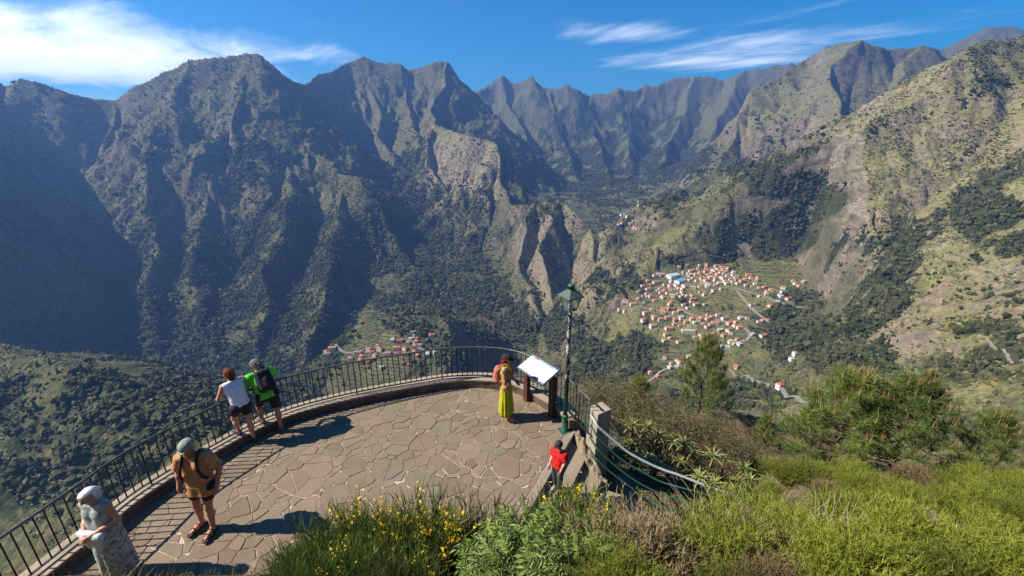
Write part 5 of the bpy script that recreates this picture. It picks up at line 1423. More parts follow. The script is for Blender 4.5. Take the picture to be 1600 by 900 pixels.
def pine(seed, H=3.4, candles=True):
    rs = np.random.default_rng(seed); root = empty('young_pine')
    tr = [(0, 0, -.3)] + [(rs.normal(0, .025) * z, rs.normal(0, .025) * z, z) for z in np.linspace(.3, H * .92, 6)]
    mesh_obj('trunk', *tube(tr, np.linspace(.06, .016, len(tr)) * H / 3, 7), BARK, root, True)
    tips, dirs, br = [], [], []
    levels = 8
    for l in range(levels):
        z = H * (.14 + .78 * l / (levels - 1)); R_ = (H * .34) * (1 - .82 * (l / (levels - 1)) ** 1.2)
        nb = rs.integers(5, 8)
        for k in range(nb):
            a = 6.283 * k / nb + rs.uniform(-.4, .4); R2 = R_ * rs.uniform(.7, 1.1)
            p0 = np.array((0, 0, z)); p1 = np.array((R2 * .55 * math.cos(a), R2 * .55 * math.sin(a), z + R2 * .16)); p2 = np.array((R2 * math.cos(a), R2 * math.sin(a), z + R2 * .52))
            br.append(tube([p0, p1, p2], [.016, .011, .006], 5, False))
            for t in (.35, .55, .75, .9, 1.0):
                q = (1 - t) ** 2 * p0 + 2 * t * (1 - t) * p1 + t * t * p2
                for w in range(1 if t < .5 else 2):
                    tips.append(q + rs.normal(0, .07, 3) * (1, 1, .5)); dirs.append((p2 - p1) / np.linalg.norm(p2 - p1) * .5 + rs.normal(0, .3, 3) + (0, 0, .8))
    for z in np.linspace(H * .75, H, 5): tips.append(np.array((0, 0, z))); dirs.append(np.array((0, 0, 1.0)))
    tips, dirs = np.array(tips), np.array(dirs); dirs /= np.linalg.norm(dirs, axis=1, keepdims=True)
    m = 44; n = len(tips)
    c = (tips[:, None] + dirs[:, None] * rs.uniform(-.14, .10, (n, m, 1))).reshape(-1, 3)
    nd = (dirs[:, None] * .75 + rs.normal(0, .62, (n, m, 3))).reshape(-1, 3)
    D = blades(c, nd, rs.uniform(.11, .20, n * m), .0042, np.tile((0, 0, -.12), (n * m, 1)), 2, rs)
    mesh_obj('branches', *join(br), BARK, root, True)
    blade_obj('needles', D, NEEDLE, root, 'stuff')
    if candles:
        k = np.nonzero(tips[:, 2] > H * .32)[0]; k = k[rs.random(len(k)) < .5]
        cd = np.concatenate([blades(tips[k] + dirs[k] * .06, dirs[k] * .35 + np.array((0, 0, 1.0)) + rs.normal(0, .05, (len(k), 3)), rs.uniform(.14, .32, len(k)), .017, np.zeros((len(k), 3)), 2, rs)[0] for _ in range(1)])
        L = []
        for q in range(3):
            L.append(blades(tips[k] + dirs[k] * .06 + rs.normal(0, .012, (len(k), 3)), dirs[k] * .3 + np.array((0, 0, 1.0)) + rs.normal(0, .07, (len(k), 3)), rs.uniform(.12, .34, len(k)), .0085, np.zeros((len(k), 3)), 2, rs))
        blade_obj('candles', cat4(L), CANDLE, root, 'stuff')
    return root
def leaflet(L, w):
    V = [(0, 0, 0), (w * .8, L * .3, .006), (w, L * .5, 0), (w * .55, L * .8, -.008), (0, L, -.025), (-w * .55, L * .8, -.008), (-w, L * .5, 0), (-w * .8, L * .3, .006), (0, L * .5, -.012)]
    return V, [(0, 1, 8), (1, 2, 8), (2, 3, 8), (3, 4, 8), (4, 5, 8), (5, 6, 8), (6, 7, 8), (7, 0, 8)]
def compound_leaf(seed):
    rs = random.Random(seed); parts = []; n = rs.choice((3, 4, 4, 5)); Lr = rs.uniform(.2, .3)
    arch = lambda t: Vector((0, t * Lr, .25 * Lr * t - .42 * Lr * t * t))
    parts.append(tube([arch(t) for t in (0, .5, 1)], [.003, .0025, .0015], 4, False))
    for k in range(n):
        t = .3 + .62 * k / max(1, n - 1) * .95; L = rs.uniform(.085, .12) * (1 - .25 * abs(t - .6))
        for sg in (-1, 1):
            V, f = leaflet(L, L * .17); m = Matrix.Translation(arch(t)) @ Matrix.Rotation(-sg * rs.uniform(.8, 1.1), 4, 'Z') @ Matrix.Rotation(rs.uniform(-.5, -.1), 4, 'X') @ Matrix.Rotation(sg * rs.uniform(0, .5), 4, 'Y')
            parts.append(([m @ Vector(v) for v in V], f))
    V, f = leaflet(.12, .02); m = Matrix.Translation(arch(1)) @ Matrix.Rotation(-.4, 4, 'X'); parts.append(([m @ Vector(v) for v in V], f))
    V, f = join(parts)
    me = bpy.data.meshes.new('leaf'); me.from_pydata([tuple(v) for v in V], [], f); me.materials.append(LEAF)
    a = me.attributes.new('tint', 'FLOAT', 'POINT'); t = rs.random(); a.data.foreach_set('value', np.clip(np.array([t + rs.uniform(-.15, .15) for _ in V]), 0, 1).astype(np.float32))
    me.update(); return me
LEAF_KINDS = [compound_leaf(k) for k in range(9)]
def elder(seed, loc, H=1.1, R_=.75, leaves=95, label=''):
    rs = random.Random(seed); root = empty('elder_shrub', loc)
    tag(root, label + (' next to the broom' if loc[0] < .1 else ' next to the dry grass' if loc[0] > .55 else ' in the middle of the bank'), 'shrub', 'leafy elder shrubs on the bank')
    st = []
    for k in range(7):
        a = rs.uniform(0, 6.28); st.append(tube([(0, 0, -.2), (R_ * .3 * math.cos(a), R_ * .3 * math.sin(a), H * .45), (R_ * .6 * math.cos(a), R_ * .6 * math.sin(a), H * .8)], [.014, .011, .006], 5, False))
    mesh_obj('stems', *join(st), STEMW, root, True)
    for k in range(leaves):
        a = rs.uniform(0, 6.28); q = rs.random(); e = rs.random() ** .6
        r = R_ * math.sqrt(q) * .85; z = H * (.35 + .65 * e * math.sqrt(max(0, 1 - .75 * q)))
        o = link(bpy.data.objects.new('leaf', rs.choice(LEAF_KINDS)), root)
        o.location = (r * math.cos(a), r * math.sin(a), z); o.rotation_euler = (rs.uniform(-.35, .55), rs.uniform(-.3, .3), a - math.pi / 2 + rs.uniform(-.9, .9)); s = rs.uniform(.6, .95); o.scale = (s, s, s)
    return root
def aloe_leaf():
    V, Fq = [], []; n = 6
    for i in range(n):
        t = i / (n - 1); w = .026 * (1 - t) ** .75 + .001; y = .30 * t; z = .16 * t - .20 * t * t + .02
        V += [(-w, y, z), (0, y, z - w * .55), (w, y, z), (0, y, z + w * .1)]
    for i in range(n - 1):
        for k in range(4): Fq.append((i * 4 + k, i * 4 + (k + 1) % 4, i * 4 + 4 + (k + 1) % 4, i * 4 + 4 + k))
    out = []
    for tint in (0.05, .4, .75, 1.0):
        me = bpy.data.meshes.new('leaf'); me.from_pydata(V, [], Fq); me.materials.append(ALOE)
        a = me.attributes.new('tint', 'FLOAT', 'POINT'); a.data.foreach_set('value', np.full(len(V), tint, np.float32))
        a = me.attributes.new('along', 'FLOAT', 'POINT'); a.data.foreach_set('value', np.repeat(np.linspace(0, 1, n), 4).astype(np.float32)); me.update(); out.append(me)
    return out
ALOE_KINDS = aloe_leaf()
def aloe(loc, seed, n=15, s=1.0):
    rs = random.Random(seed); root = empty('aloe', loc); root.scale = (s, s, s)
    root.rotation_euler = (rs.uniform(-.35, .25), rs.uniform(-.3, .3), 0)
    tag(root, ('small' if s < .87 else 'large' if s > 1.03 else 'middling') + ' pale green spiky aloe rosette ' + near_mark(loc[0], loc[1]), 'plant', 'aloe rosettes on the bank beyond the stairs')
    mesh_obj('stem', *tube([(0, 0, -.5), (0, 0, .03)], [.03, .025], 6), STEMW, root, True)
    for k in range(n):
        o = link(bpy.data.objects.new('leaf', rs.choice(ALOE_KINDS)), root)
        t = k / n; o.rotation_euler = (0.1 + 1.1 * t + rs.uniform(-.12, .12), 0, 2.4 * k + rs.uniform(-.2, .2)); q = 1.15 - .45 * t; o.scale = (q, q, q)

# --- broom along the foot of the bank
BROOMS = [broom_bush(101, .62, .36, 520, 9), broom_bush(102, .55, .34, 520, 0), broom_bush(103, .66, .3, 480, 80), broom_bush(104, .6, .32, 480, 0, BROOM_DK)]
BLAB = {0: 'green upright broom bush with few yellow flowers', 1: 'plain green upright broom bush', 2: 'broom bush thick with yellow flowers', 3: 'dark brownish broom bush'}
used = set()
def put(protos, k, px, py_top, Y, h, label, cat, group, sc=1.0, rz=None, name=None):
    """stand a plant so that its top shows at a photo pixel, Y metres ahead"""
    P = at(px, py_top, Y); g = ground_z(P[0], P[1])
    o = protos[k] if (id(protos), k) not in used else copy_tree(protos[k])
    used.add((id(protos), k))
    f2 = min(max((P[2] - g + 0.03) / h, .7), 1.8)
    o.location = (P[0], P[1], min(P[2] - h * f2, g + .02) if P[2] - h * f2 > g - .2 else g - .04); o.rotation_euler = (0, 0, random.uniform(0, 6.28) if rz is None else rz)
    o.scale = (f2 * sc, f2 * sc, f2)
    tag(o, label + ' ' + near_mark(P[0], P[1]), cat, group); return o
random.seed(3)
BR = [(1,445,852,4.3),(0,505,815,4.45),(1,470,838,4.1),(0,545,815,4.4),(2,568,806,4.5),(1,590,818,4.3),(0,545,850,3.8),(1,610,812,4.55),(2,652,785,4.7),(3,690,815,4.7),(1,630,835,4.2),(3,665,850,4.2),(1,585,862,3.7),(0,505,868,3.7),(3,742,790,5.0),(1,450,880,3.7),(0,650,872,3.7),(3,600,880,3.5),
      (2,905,758,5.0),(1,880,775,4.9),(2,925,765,5.2),(0,900,785,4.7)]
for k, px, pt, Y in BR:
    put(BROOMS, k, px, pt + (8 if px < 760 else 4), Y, .68, BLAB[k], 'bush', 'broom bushes along the edge of the paving')
# --- elder thicket in the middle
for i, (px, pt, Y, r) in enumerate([(815,812,4.1,.45),(872,818,3.9,.45),(782,848,3.7,.4),(845,852,3.4,.45),(925,848,3.5,.4),(900,878,3.0,.4),(800,884,3.1,.4)]):
    P = at(px, pt, Y); g = ground_z(P[0], P[1]); H = max(.5, P[2] - g)
    elder(40 + i, (P[0], P[1], P[2] - H), H, r, 84, ('tall' if pt < 830 else 'low') + ' elder shrub with bright green feathery leaves')
# --- dry grass tufts
def grass_clump(seed, n=260, h=.55, R_=.28):
    rs = np.random.default_rng(seed); a = rs.uniform(0, 6.28, n); r = R_ * np.sqrt(rs.random(n))
    base = np.stack([r * np.cos(a), r * np.sin(a), np.full(n, -.05)], 1); d = np.stack([rs.normal(.12, .3, n), rs.normal(-.05, .3, n), np.ones(n)], 1)
    root = empty('dry_grass_tuft'); bend = np.stack([rs.normal(.1, .28, n), rs.normal(-.05, .28, n), -rs.uniform(.05, .4, n)], 1)
    blade_obj('blades', blades(base, d, h * rs.uniform(.5, 1.1, n), .0042, bend, 4, rs), STRAW, root, 'stuff'); return root
GR = [grass_clump(201), grass_clump(202, 300, .6, .34), grass_clump(203, 240, .5, .3)]
for k, px, pt, Y in [(0,955,775,5.2),(1,985,790,4.9),(2,1010,770,5.3),(0,940,800,4.8),(1,970,820,4.5),(2,1000,820,4.5),(0,1030,800,4.7),(1,1050,830,4.2),(2,1085,765,5.1),(0,1120,770,5.0),(1,1150,790,4.9),(2,1180,800,4.9),(0,1140,820,4.6),(1,1175,835,4.4),(2,1110,835,4.3),(0,960,850,4.1),(1,1330,815,4.2),(2,1370,835,3.9),(0,1480,800,4.2),(1,925,785,5.1)]:
    put(GR, k, px, pt, Y, .5, 'tuft of dry straw coloured grass', 'grass tuft', 'dry grass tufts on the bank')
# --- heath on the right-hand bank
HB = [heath_bush(301), heath_bush(302, .55, .55), heath_bush(303, .7, .45), heath_bush(304, .55, .45), heath_bush(305, .6, .5)]
HB[3].children[0].data.materials[0] = leaf_mat('dry_heath_leaves', (0.12, 0.085, 0.04), (0.33, 0.25, 0.13), None, .2)
HB[4].children[0].data.materials[0] = leaf_mat('dark_heath_leaves', (0.05, 0.065, 0.013), (0.18, 0.20, 0.032), (0.22, 0.22, 0.045), .2)
rp = random.Random(77); hs = []
for row, (Y, p0, p1, py0, py1) in enumerate([(2.9, 960, 1660, 880, 862), (3.5, 980, 1680, 850, 815), (4.2, 1090, 1690, 836, 775), (5.0, 1215, 1700, 800, 770), (5.9, 1195, 1700, 780, 752), (6.9, 1190, 1690, 757, 735), (8.0, 1190, 1300, 722, 722)]):
    px = p0
    while px < p1:
        t = (px - p0) / (p1 - p0); hs.append((px, py0 + (py1 - py0) * t + rp.uniform(-9, 9), Y * rp.uniform(.96, 1.05))); px += 300 / Y * rp.uniform(.7, 1.15)
HLAB = ['yellow green heath bush with a round top', 'wide low yellow green heath bush', 'tall narrow yellow green heath bush', 'dried straw brown heath bush', 'dark green heath bush']
for i, (px, pt, Y) in enumerate(hs):
    k = rp.choice((0, 0, 1, 1, 2, 2, 3, 4, 4))
    o = put(HB, k, px + rp.uniform(-14, 14), pt + rp.choice((-18, -8, 0, 8, 16, 26)), Y, .58, HLAB[k], 'bush', 'heath bushes on the slope right of the stairs', rp.uniform(.9, 1.45))
    o.rotation_euler = (rp.uniform(-.15, .15), rp.uniform(-.15, .15), rp.uniform(0, 6.28))
# --- young pines
PN = [pine(401, 3.4), pine(402, 3.0), pine(403, 3.2)]
for k, px, pt, Y, s, lab in [(0,1112,520,13.0,1,'slender young pine with tall brown candles standing alone beyond the aloes'), (1,1345,578,9.3,1.55,'bushy young pine with brown candles on the slope, left of a pair'), (2,1445,582,8.8,1.6,'bushy young pine with brown candles on the slope, right of a pair'), (0,1000,585,14.5,.9,'small dark young pine behind the dry brambles'), (1,1200,645,11.5,.9,'low young pine between the aloes and the bushy pines'), (2,1572,640,8.2,1.4,'young pine half hidden behind heath bushes'), (2,1285,630,10.2,1.3,'low young pine in front of the paired bushy pines')]:
    P = at(px, pt, Y); g = ground_z(P[0], P[1]); H = (3.4, 3.0, 3.2)[k]
    o = PN[k] if ('p', k) not in used else copy_tree(PN[k]); used.add(('p', k))
    f = min(max((P[2] - g) / (H + .1), .45), 1.25); print('pine', P, g, f)
    o.location = (P[0], P[1], P[2] - (H + .1) * f); o.scale = (f * s, f * s, f); o.rotation_euler = (0, 0, rp.uniform(0, 6.28)); tag(o, lab, 'pine tree')
# --- aloes and brambles beyond the handrail
rp = random.Random(5)
for i in range(34):
    px = rp.uniform(985, 1195); lo_ = 690 + (px - 985) * .42; py = rp.uniform(lo_ - 42, lo_ + 22)
    Y = 8.9 - (py - 640) * .011 + rp.uniform(-.2, .2)
    P = at(px, py, Y); aloe((P[0], P[1], max(P[2] - .1, ground_z(P[0], P[1]) - .1)), 500 + i, 15, rp.uniform(.75, 1.15))
def thicket(seed, name, label, pts, n_stem, n_leaf, mat, lmat, cat, amp=.5):
    rs = np.random.default_rng(seed); C = np.array(pts)
    root = empty(name, tuple(C.mean(0))); tag(root, label, cat)
    k = rs.integers(0, len(C), n_stem); b = C[k] - C.mean(0) + rs.normal(0, 1, (n_stem, 3)) * (.38, .38, .12) - (0, 0, .25)
    d = rs.normal(0, 1, (n_stem, 3)) * (1, 1, .35) + (0, 0, .55)
    blade_obj('stems', blades(b, d, rs.uniform(.25, .8, n_stem), .0048, np.stack([np.zeros(n_stem), np.zeros(n_stem), -rs.uniform(.2, .9, n_stem)], 1), 4, rs), mat, root, 'stuff')
    k = rs.integers(0, len(C), n_leaf); b = C[k] - C.mean(0) + rs.normal(0, 1, (n_leaf, 3)) * (.4, .4, .13)
    blade_obj('leaves', blades(b, rs.normal(0, 1, (n_leaf, 3)) + (0, 0, .3), rs.uniform(.03, .075, n_leaf), .016, np.zeros((n_leaf, 3)), 1, rs), lmat, root, 'stuff')
thicket(61, 'bramble_thicket', 'brown dry bramble thicket behind the green fence and pillar', [at(px, py, Y) for px, py, Y in [(915,610,10.2),(940,608,10.6),(970,612,10.8),(1000,620,10.8),(1030,632,10.6),(1060,642,10.4),(1090,655,10.2),(1120,668,10.0),(960,632,9.8),(1000,645,9.6),(1040,658,9.5),(1080,672,9.4),(1130,690,9.3),(1165,700,9.2),(985,662,9.0),(1020,680,8.8)]], 7000, 5000, BRAMBLE, BRLEAF, 'thicket')
def ground_cover():
    rs = np.random.default_rng(9); n = 9000
    x = rs.uniform(1.6, 5.5, n); y = rs.uniform(5.4, 9.3, n)
    ac = x - (0.3 + (y - 5.9) * .504)
    keep = (y > 7.75 - .36 * (x - 1.6) - .55) & (ac > .2)
    x, y = x[keep], y[keep]; dn = fbm(x, y, .7, 3, .5, 3); kk = dn > -.15; x, y = x[kk], y[kk]
    z = near_ground(x, y)[0]
    b = np.stack([x, y, z], 1); d = rs.normal(0, .8, b.shape) + (0, 0, 1)
    o = blade_obj('ground_cover', blades(b, d, rs.uniform(.05, .16, len(b)), .011, np.tile((0, 0, -.3), (len(b), 1)), 2, rs), HERB, None, 'stuff')
    o['label'] = 'small green herbs growing under the handrail'
ground_cover()
def bank_litter():
    rs = np.random.default_rng(19); n = 26000
    x = rs.uniform(-5.5, 9.5, n); y = rs.uniform(1.6, 6.8, n); g = near_ground(x, y)[0]
    ac = x - (0.3 + (y - 5.9) * .504)
    k = (g > .12) & ((x < 0) | (ac > 2.6) | (y < 4.8)); x, y, g = x[k], y[k], g[k]
    b = np.stack([x, y, g - .01], 1); d = rs.normal(0, .6, b.shape) + (0, 0, 1)
    h = leaf_mat('bank_grass', (0.05, 0.06, 0.018), (0.27, 0.22, 0.10), None, .15)
    o = blade_obj('bank_grass', blades(b, d, rs.uniform(.06, .22, len(b)), .006, rs.normal(0, .2, b.shape), 3, rs), h, None, 'stuff'); o['label'] = 'short mixed grass on the bank below the bushes'
bank_litter()

for i, (px, py) in enumerate([(856, 630), (849, 622), (300, 770)]):     # weeds at the foot of the wall
    P = on_level(px, py, 0.0); rs = np.random.default_rng(800 + i); n = 60
    b = rs.normal(0, .05, (n, 3)) * (1, 1, 0); d = rs.normal(0, .5, (n, 3)) + (0, 0, 1)
    o = blade_obj('weed_tuft', blades(b, d, rs.uniform(.06, .18, n), .008, np.tile((0, 0, -.2), (n, 1)), 2, rs), HERB); o.location = tuple(P)
    tag(o, ('green weed growing between the posts of the information board', 'small green weed at the wall foot by the information board', 'green weed at the foot of the parapet')[i], 'weed')
# ------------------------------------------------------------------ villages on the valley floor
def cast(px, py):
    """where the line of sight through a photo pixel meets the mountains"""
    rx, rz = ray(px, py); a = math.atan2(rx, 1.0)
    j = int(np.clip(round((a - AA[0]) / (AA[1] - AA[0])), 0, 799))
    tan = rz / math.sqrt(1 + rx * rx)
    i0 = int(np.searchsorted(RR, 60))
    el = (TZ[i0:, j] - CAM_Z) / RR[i0:]
    hit = np.nonzero(el >= tan)[0]
    if len(hit) == 0: return None
    r = RR[i0 + hit[0]]
    return np.array((r * math.sin(a), r * math.cos(a), TZ[i0 + hit[0], j]))
def far_z(x, y):
    r = math.hypot(x, y); a = math.atan2(x, y)
    i = int(np.clip(np.searchsorted(RR, r) - 1, 0, NRr - 2)); fj = (a - AA[0]) / (AA[1] - AA[0]); j = int(np.clip(math.floor(fj), 0, 798)); u = fj - j
    t = (r - RR[i]) / (RR[i + 1] - RR[i])
    return float((TZ[i, j] * (1 - u) + TZ[i, j + 1] * u) * (1 - t) + (TZ[i + 1, j] * (1 - u) + TZ[i + 1, j + 1] * u) * t)
def wallpaint(name, c): return plain(name, c, .9, .1, .4)
WALLS = {'white': wallpaint('white_render', (0.72, 0.70, 0.66)), 'cream': wallpaint('cream_render', (0.62, 0.55, 0.43)), 'pink': wallpaint('pink_render', (0.55, 0.22, 0.22)), 'yellow': wallpaint('yellow_render', (0.62, 0.44, 0.2)), 'grey': wallpaint('grey_block', (0.36, 0.34, 0.31))}
ROOFS = {'orange': plain('orange_tiles', (0.50, 0.175, 0.08), .85, .25, .5), 'red': plain('red_tiles', (0.44, 0.10, 0.06), .85, .25, .5), 'brown': plain('weathered_tiles', (0.34, 0.17, 0.11), .85, .3, .5), 'flat': plain('flat_roof_cement', (0.40, 0.37, 0.33), .9, .2, .4), 'blue': plain('blue_sheet_roof', (0.10, 0.30, 0.60), .5, .1, .3), 'teal': plain('pale_sheet_roof', (0.36, 0.48, 0.50), .5, .1, .3)}
WIN = plain('house_window', (0.05, 0.06, 0.08), .2)
def house_mesh_wall(w, d, h, key):
    V, Fq = box(0, 0, h / 2 - 2.0, w, d, h + 4.0)
    me = bpy.data.meshes.new('wall'); me.from_pydata(V, [], Fq); me.materials.append(WALLS[key]); me.update(); return me
def house_mesh_roof(w, d, h, rh, key, kind):
    o = .3; W2, D2 = w / 2 + o, d / 2 + o
    if kind == 'hip':
        r = max(0.2, W2 - D2)
        V = [(-W2, -D2, h), (W2, -D2, h), (W2, D2, h), (-W2, D2, h), (-r, 0, h + rh), (r, 0, h + rh)]; V += [(x, y, z - .3) for x, y, z in V[:4]]
        Fq = [(0, 1, 5, 4), (1, 2, 5), (2, 3, 4, 5), (3, 0, 4), (0, 6, 7, 1), (1, 7, 8, 2), (2, 8, 9, 3), (3, 9, 6, 0), (9, 8, 7, 6)]
    elif kind == 'gable':
        V = [(-W2, -D2, h), (W2, -D2, h), (W2, D2, h), (-W2, D2, h), (-W2, 0, h + rh), (W2, 0, h + rh)]
        Fq = [(0, 1, 5, 4), (2, 3, 4, 5), (1, 2, 5), (3, 0, 4), (3, 2, 1, 0)]
    else:
        V, Fq = box(0, 0, h + .25, w + .3, d + .3, .5)
    me = bpy.data.meshes.new('roof'); me.from_pydata(V, [], Fq); me.materials.append(ROOFS[key]); me.update(); return me
def window_mesh():
    V, Fq = box(0, 0, 0, 1.2, .16, 1.5); me = bpy.data.meshes.new('window'); me.from_pydata(V, [], Fq); me.materials.append(WIN); me.update(); return me
WINM = window_mesh()
SIZES = [(10, 9, 4.5, 2.3), (12, 10, 6.2, 2.7), (16, 10, 6.4, 2.8), (10, 8, 5.8, 2.3), (19, 10, 6.2, 2.8), (8, 7, 3.6, 1.9)]
_cache = {}
def house(P, rz, size, wall, roof, kind, label, group, windows=False):
    w, d, h, rh = size if not isinstance(size, int) else SIZES[size]
    k1, k2 = (w, d, h, wall), (w, d, h, rh, roof, kind)
    if k1 not in _cache: _cache[k1] = house_mesh_wall(w, d, h, wall)
    if k2 not in _cache: _cache[k2] = house_mesh_roof(w, d, h, rh, roof, kind)
    root = empty('house', (float(P[0]), float(P[1]), float(P[2])), rz); tag(root, label, 'house', group)
    link(bpy.data.objects.new('wall', _cache[k1]), root); link(bpy.data.objects.new('roof', _cache[k2]), root)
    if windows:
        for fl in range(2 if h > 5 else 1):
            for s in (-1, 1):
                n = int(w // 3.4)
                for q in range(n):
                    o = link(bpy.data.objects.new('window', WINM), root); o.location = (-w / 2 + w * (q + .5) / n, s * (d / 2), 1.9 + fl * 3.0)
                for q in range(2):
                    o = link(bpy.data.objects.new('window', WINM), root); o.location = (s * w / 2, -d / 4 + q * d / 2, 1.9 + fl * 3.0); o.rotation_euler = (0, 0, math.pi / 2)
    return root
placed = []
def free(P, dmin):
    return all((P[0] - q[0]) ** 2 + (P[1] - q[1]) ** 2 > ((dmin + q[2]) / 2) ** 2 for q in placed)
WALLWORD = {'white': 'white', 'cream': 'cream', 'yellow': 'yellow', 'grey': 'grey', 'pink': 'pink'}
ROOFWORD = {'orange': 'orange tiled', 'red': 'red tiled', 'brown': 'brown tiled', 'flat': 'flat grey'}
SIZEWORD = ['small low', 'two storey', 'wide two storey', 'narrow two storey', 'long two storey', 'tiny']
rv = random.Random(99)
# named buildings first
SPECIAL = [
 (1051, 434, (42, 24, 8, 2.4), 'white', 'teal', 'gable', .5, 'long sports hall with a pale teal sheet roof in the large village'),
 (1063, 441, (34, 20, 7, 2.0), 'white', 'blue', 'gable', .5, 'sports hall with a bright blue sheet roof in the large village'),
 (1218, 606, (11, 9, 7.0, 3.0), 'white', 'red', 'hip', .3, 'white house with a steep red roof by the road below the large village'),
 (1133, 594, (9, 8, 6.0, 2.0), 'pink', 'red', 'hip', .1, 'dark pink house with a red roof beside the lower road'),
 (1150, 575, (11, 10, 6.5, 2.2), 'yellow', 'orange', 'hip', .6, 'yellow house with an orange roof above the lower road'),
 (1020, 512, (18, 12, 8.5, 3.0), 'white', 'orange', 'hip', .2, 'large white house with a steep orange roof on the village front edge'),
 (1045, 516, (22, 11, 8.0, 2.6), 'white', 'orange', 'hip', .15, 'large white house with a low wide orange roof on the village front edge'),
 (1043, 500, (18, 10, 7.0, 2.4), 'cream', 'orange', 'hip', .1, 'large cream house with an orange roof behind the front row'),
 (1075, 520, (36, 12, 7.0, .5), 'white', 'flat', 'flat', -.1, 'long white building with a flat grey roof on the village front edge'),
 (1133, 545, (22, 12, 8.0, .5), 'white', 'flat', 'flat', -.2, 'wide white building with a flat roof beside the road bend'),
 (1025, 443, (24, 14, 6.5, 2.6), 'cream', 'brown', 'gable', .3, 'long cream barn with a brown roof beside the sports halls')]
for px, py, sz, wl_, rf, kd, rz, lab in SPECIAL:
    P = cast(px, py)
    if P is None: continue
    placed.append((P[0], P[1], max(sz[0], sz[1]) + 4)); house(P, rz, sz, wl_, rf, kd, lab, 'houses of the large village', True)
CLUST = [  # cx, cy, rx, ry, how many, village
 (1095, 423, 45, 9, 26, 0), (1060, 440, 50, 14, 24, 0), (1110, 437, 40, 12, 24, 0), (1030, 455, 40, 14, 20, 0), (1080, 456, 50, 8, 16, 0), (1130, 432, 22, 10, 12, 0), (1000, 470, 30, 12, 10, 0),
 (1060, 475, 45, 12, 12, 0), (1040, 495, 45, 12, 16, 0), (1090, 505, 50, 14, 22, 0), (1075, 530, 50, 9, 10, 0), (1120, 515, 40, 15, 10, 0), (1160, 440, 35, 10, 14, 0), (1200, 455, 30, 10, 10, 0), (1245, 443, 12, 6, 5, 0), (1180, 490, 35, 18, 9, 0), (1215, 470, 18, 8, 4, 0),
 (1150, 540, 30, 8, 6, 0), (1070, 562, 35, 10, 10, 0), (1045, 575, 30, 9, 5, 0), (1180, 530, 15, 8, 2, 0), (1010, 590, 25, 8, 3, 0), (980, 487, 14, 5, 3, 0), (1240, 560, 15, 8, 2, 0),
 (600, 550, 35, 10, 12, 1), (640, 535, 30, 10, 10, 1), (570, 560, 25, 8, 6, 1), (515, 550, 14, 7, 5, 1), (655, 553, 25, 6, 6, 1), (660, 522, 18, 6, 3, 1), (590, 575, 20, 8, 3, 1), (640, 570, 20, 5, 3, 1),
 (935, 340, 16, 9, 11, 2), (975, 345, 18, 9, 10, 2), (1005, 318, 10, 8, 5, 2), (990, 360, 10, 6, 3, 2)]
VS = ['large valley village', 'small village below the woods', 'far hamlet up the valley']
SPOTS = [[(1057, 436, 'by the sports halls'), (1100, 420, 'at the top of the village'), (1135, 430, 'in the upper village'), (1000, 465, 'on the cliff edge of the village'), (1030, 508, 'by the large white houses'), (1075, 522, 'by the long flat roof'), (1085, 480, 'along the village street'), (1135, 515, 'inside the road bend'), (1165, 535, 'outside the road bend'), (1180, 488, 'by the straight road'), (1215, 462, 'by the climbing road'), (1245, 445, 'beyond the climbing road'), (1070, 562, 'on the lower lane'), (1030, 582, 'at the end of the lower lane'), (1240, 560, 'above the lower road'), (1160, 440, 'on the eastern side of the village')],
 [(515, 550, 'on the lane end'), (575, 562, 'low in the small village'), (605, 545, 'in the middle of the small village'), (660, 525, 'under the farm terraces'), (650, 553, 'by the small village lane'), (620, 575, 'below the small village')],
 [(935, 340, 'in the far hamlet by the cliff'), (975, 345, 'in the middle of the far hamlet'), (1005, 318, 'at the far end of the hamlet'), (990, 360, 'below the far hamlet')]]
def spot(px, py, vi):
    return min(SPOTS[vi], key=lambda s: (s[0] - px) ** 2 + 4 * (s[1] - py) ** 2)[2]
VN = ['large village on the valley bench', 'small village at the foot of the wooded mountain', 'far hamlet up the valley']
for cx_, cy_2, rx, ry, n, vi in CLUST:
    n = max(1, int(round(n * .82))); got = tries = 0
    while got < n and tries < n * 14:
        tries += 1
        a = rv.uniform(0, 6.28); q = math.sqrt(rv.random())
        px_, py_ = cx_ + rx * q * math.cos(a), cy_2 + ry * q * math.sin(a)
        P = cast(px_, py_)
        if P is None: continue
        k = rv.choice((0, 1, 1, 2, 3, 3, 4, 5)) if vi < 2 else rv.choice((0, 1, 3, 5))
        if not free(P, SIZES[k][0] + .8): continue
        placed.append((P[0], P[1], SIZES[k][0] + .8)); got += 1
        wl_ = rv.choice(('white',) * 6 + ('cream', 'cream', 'yellow', 'grey')); rf = rv.choice(('orange',) * 5 + ('red', 'red', 'brown', 'brown', 'flat', 'flat')); kd = 'flat' if rf == 'flat' else rv.choice(('hip', 'hip', 'gable'))
        house(P, rv.choice((.15, .15, .4, 1.7, -.2)) + rv.uniform(-.25, .25), k, wl_, rf, kd, f'{SIZEWORD[k]} {WALLWORD[wl_]} house with {ROOFWORD[rf]} roof {spot(px_, py_, vi)}', 'houses of the ' + VN[vi], k in (1, 2, 4) and P[1] < 1250 and vi == 0)
print('houses', len(placed))
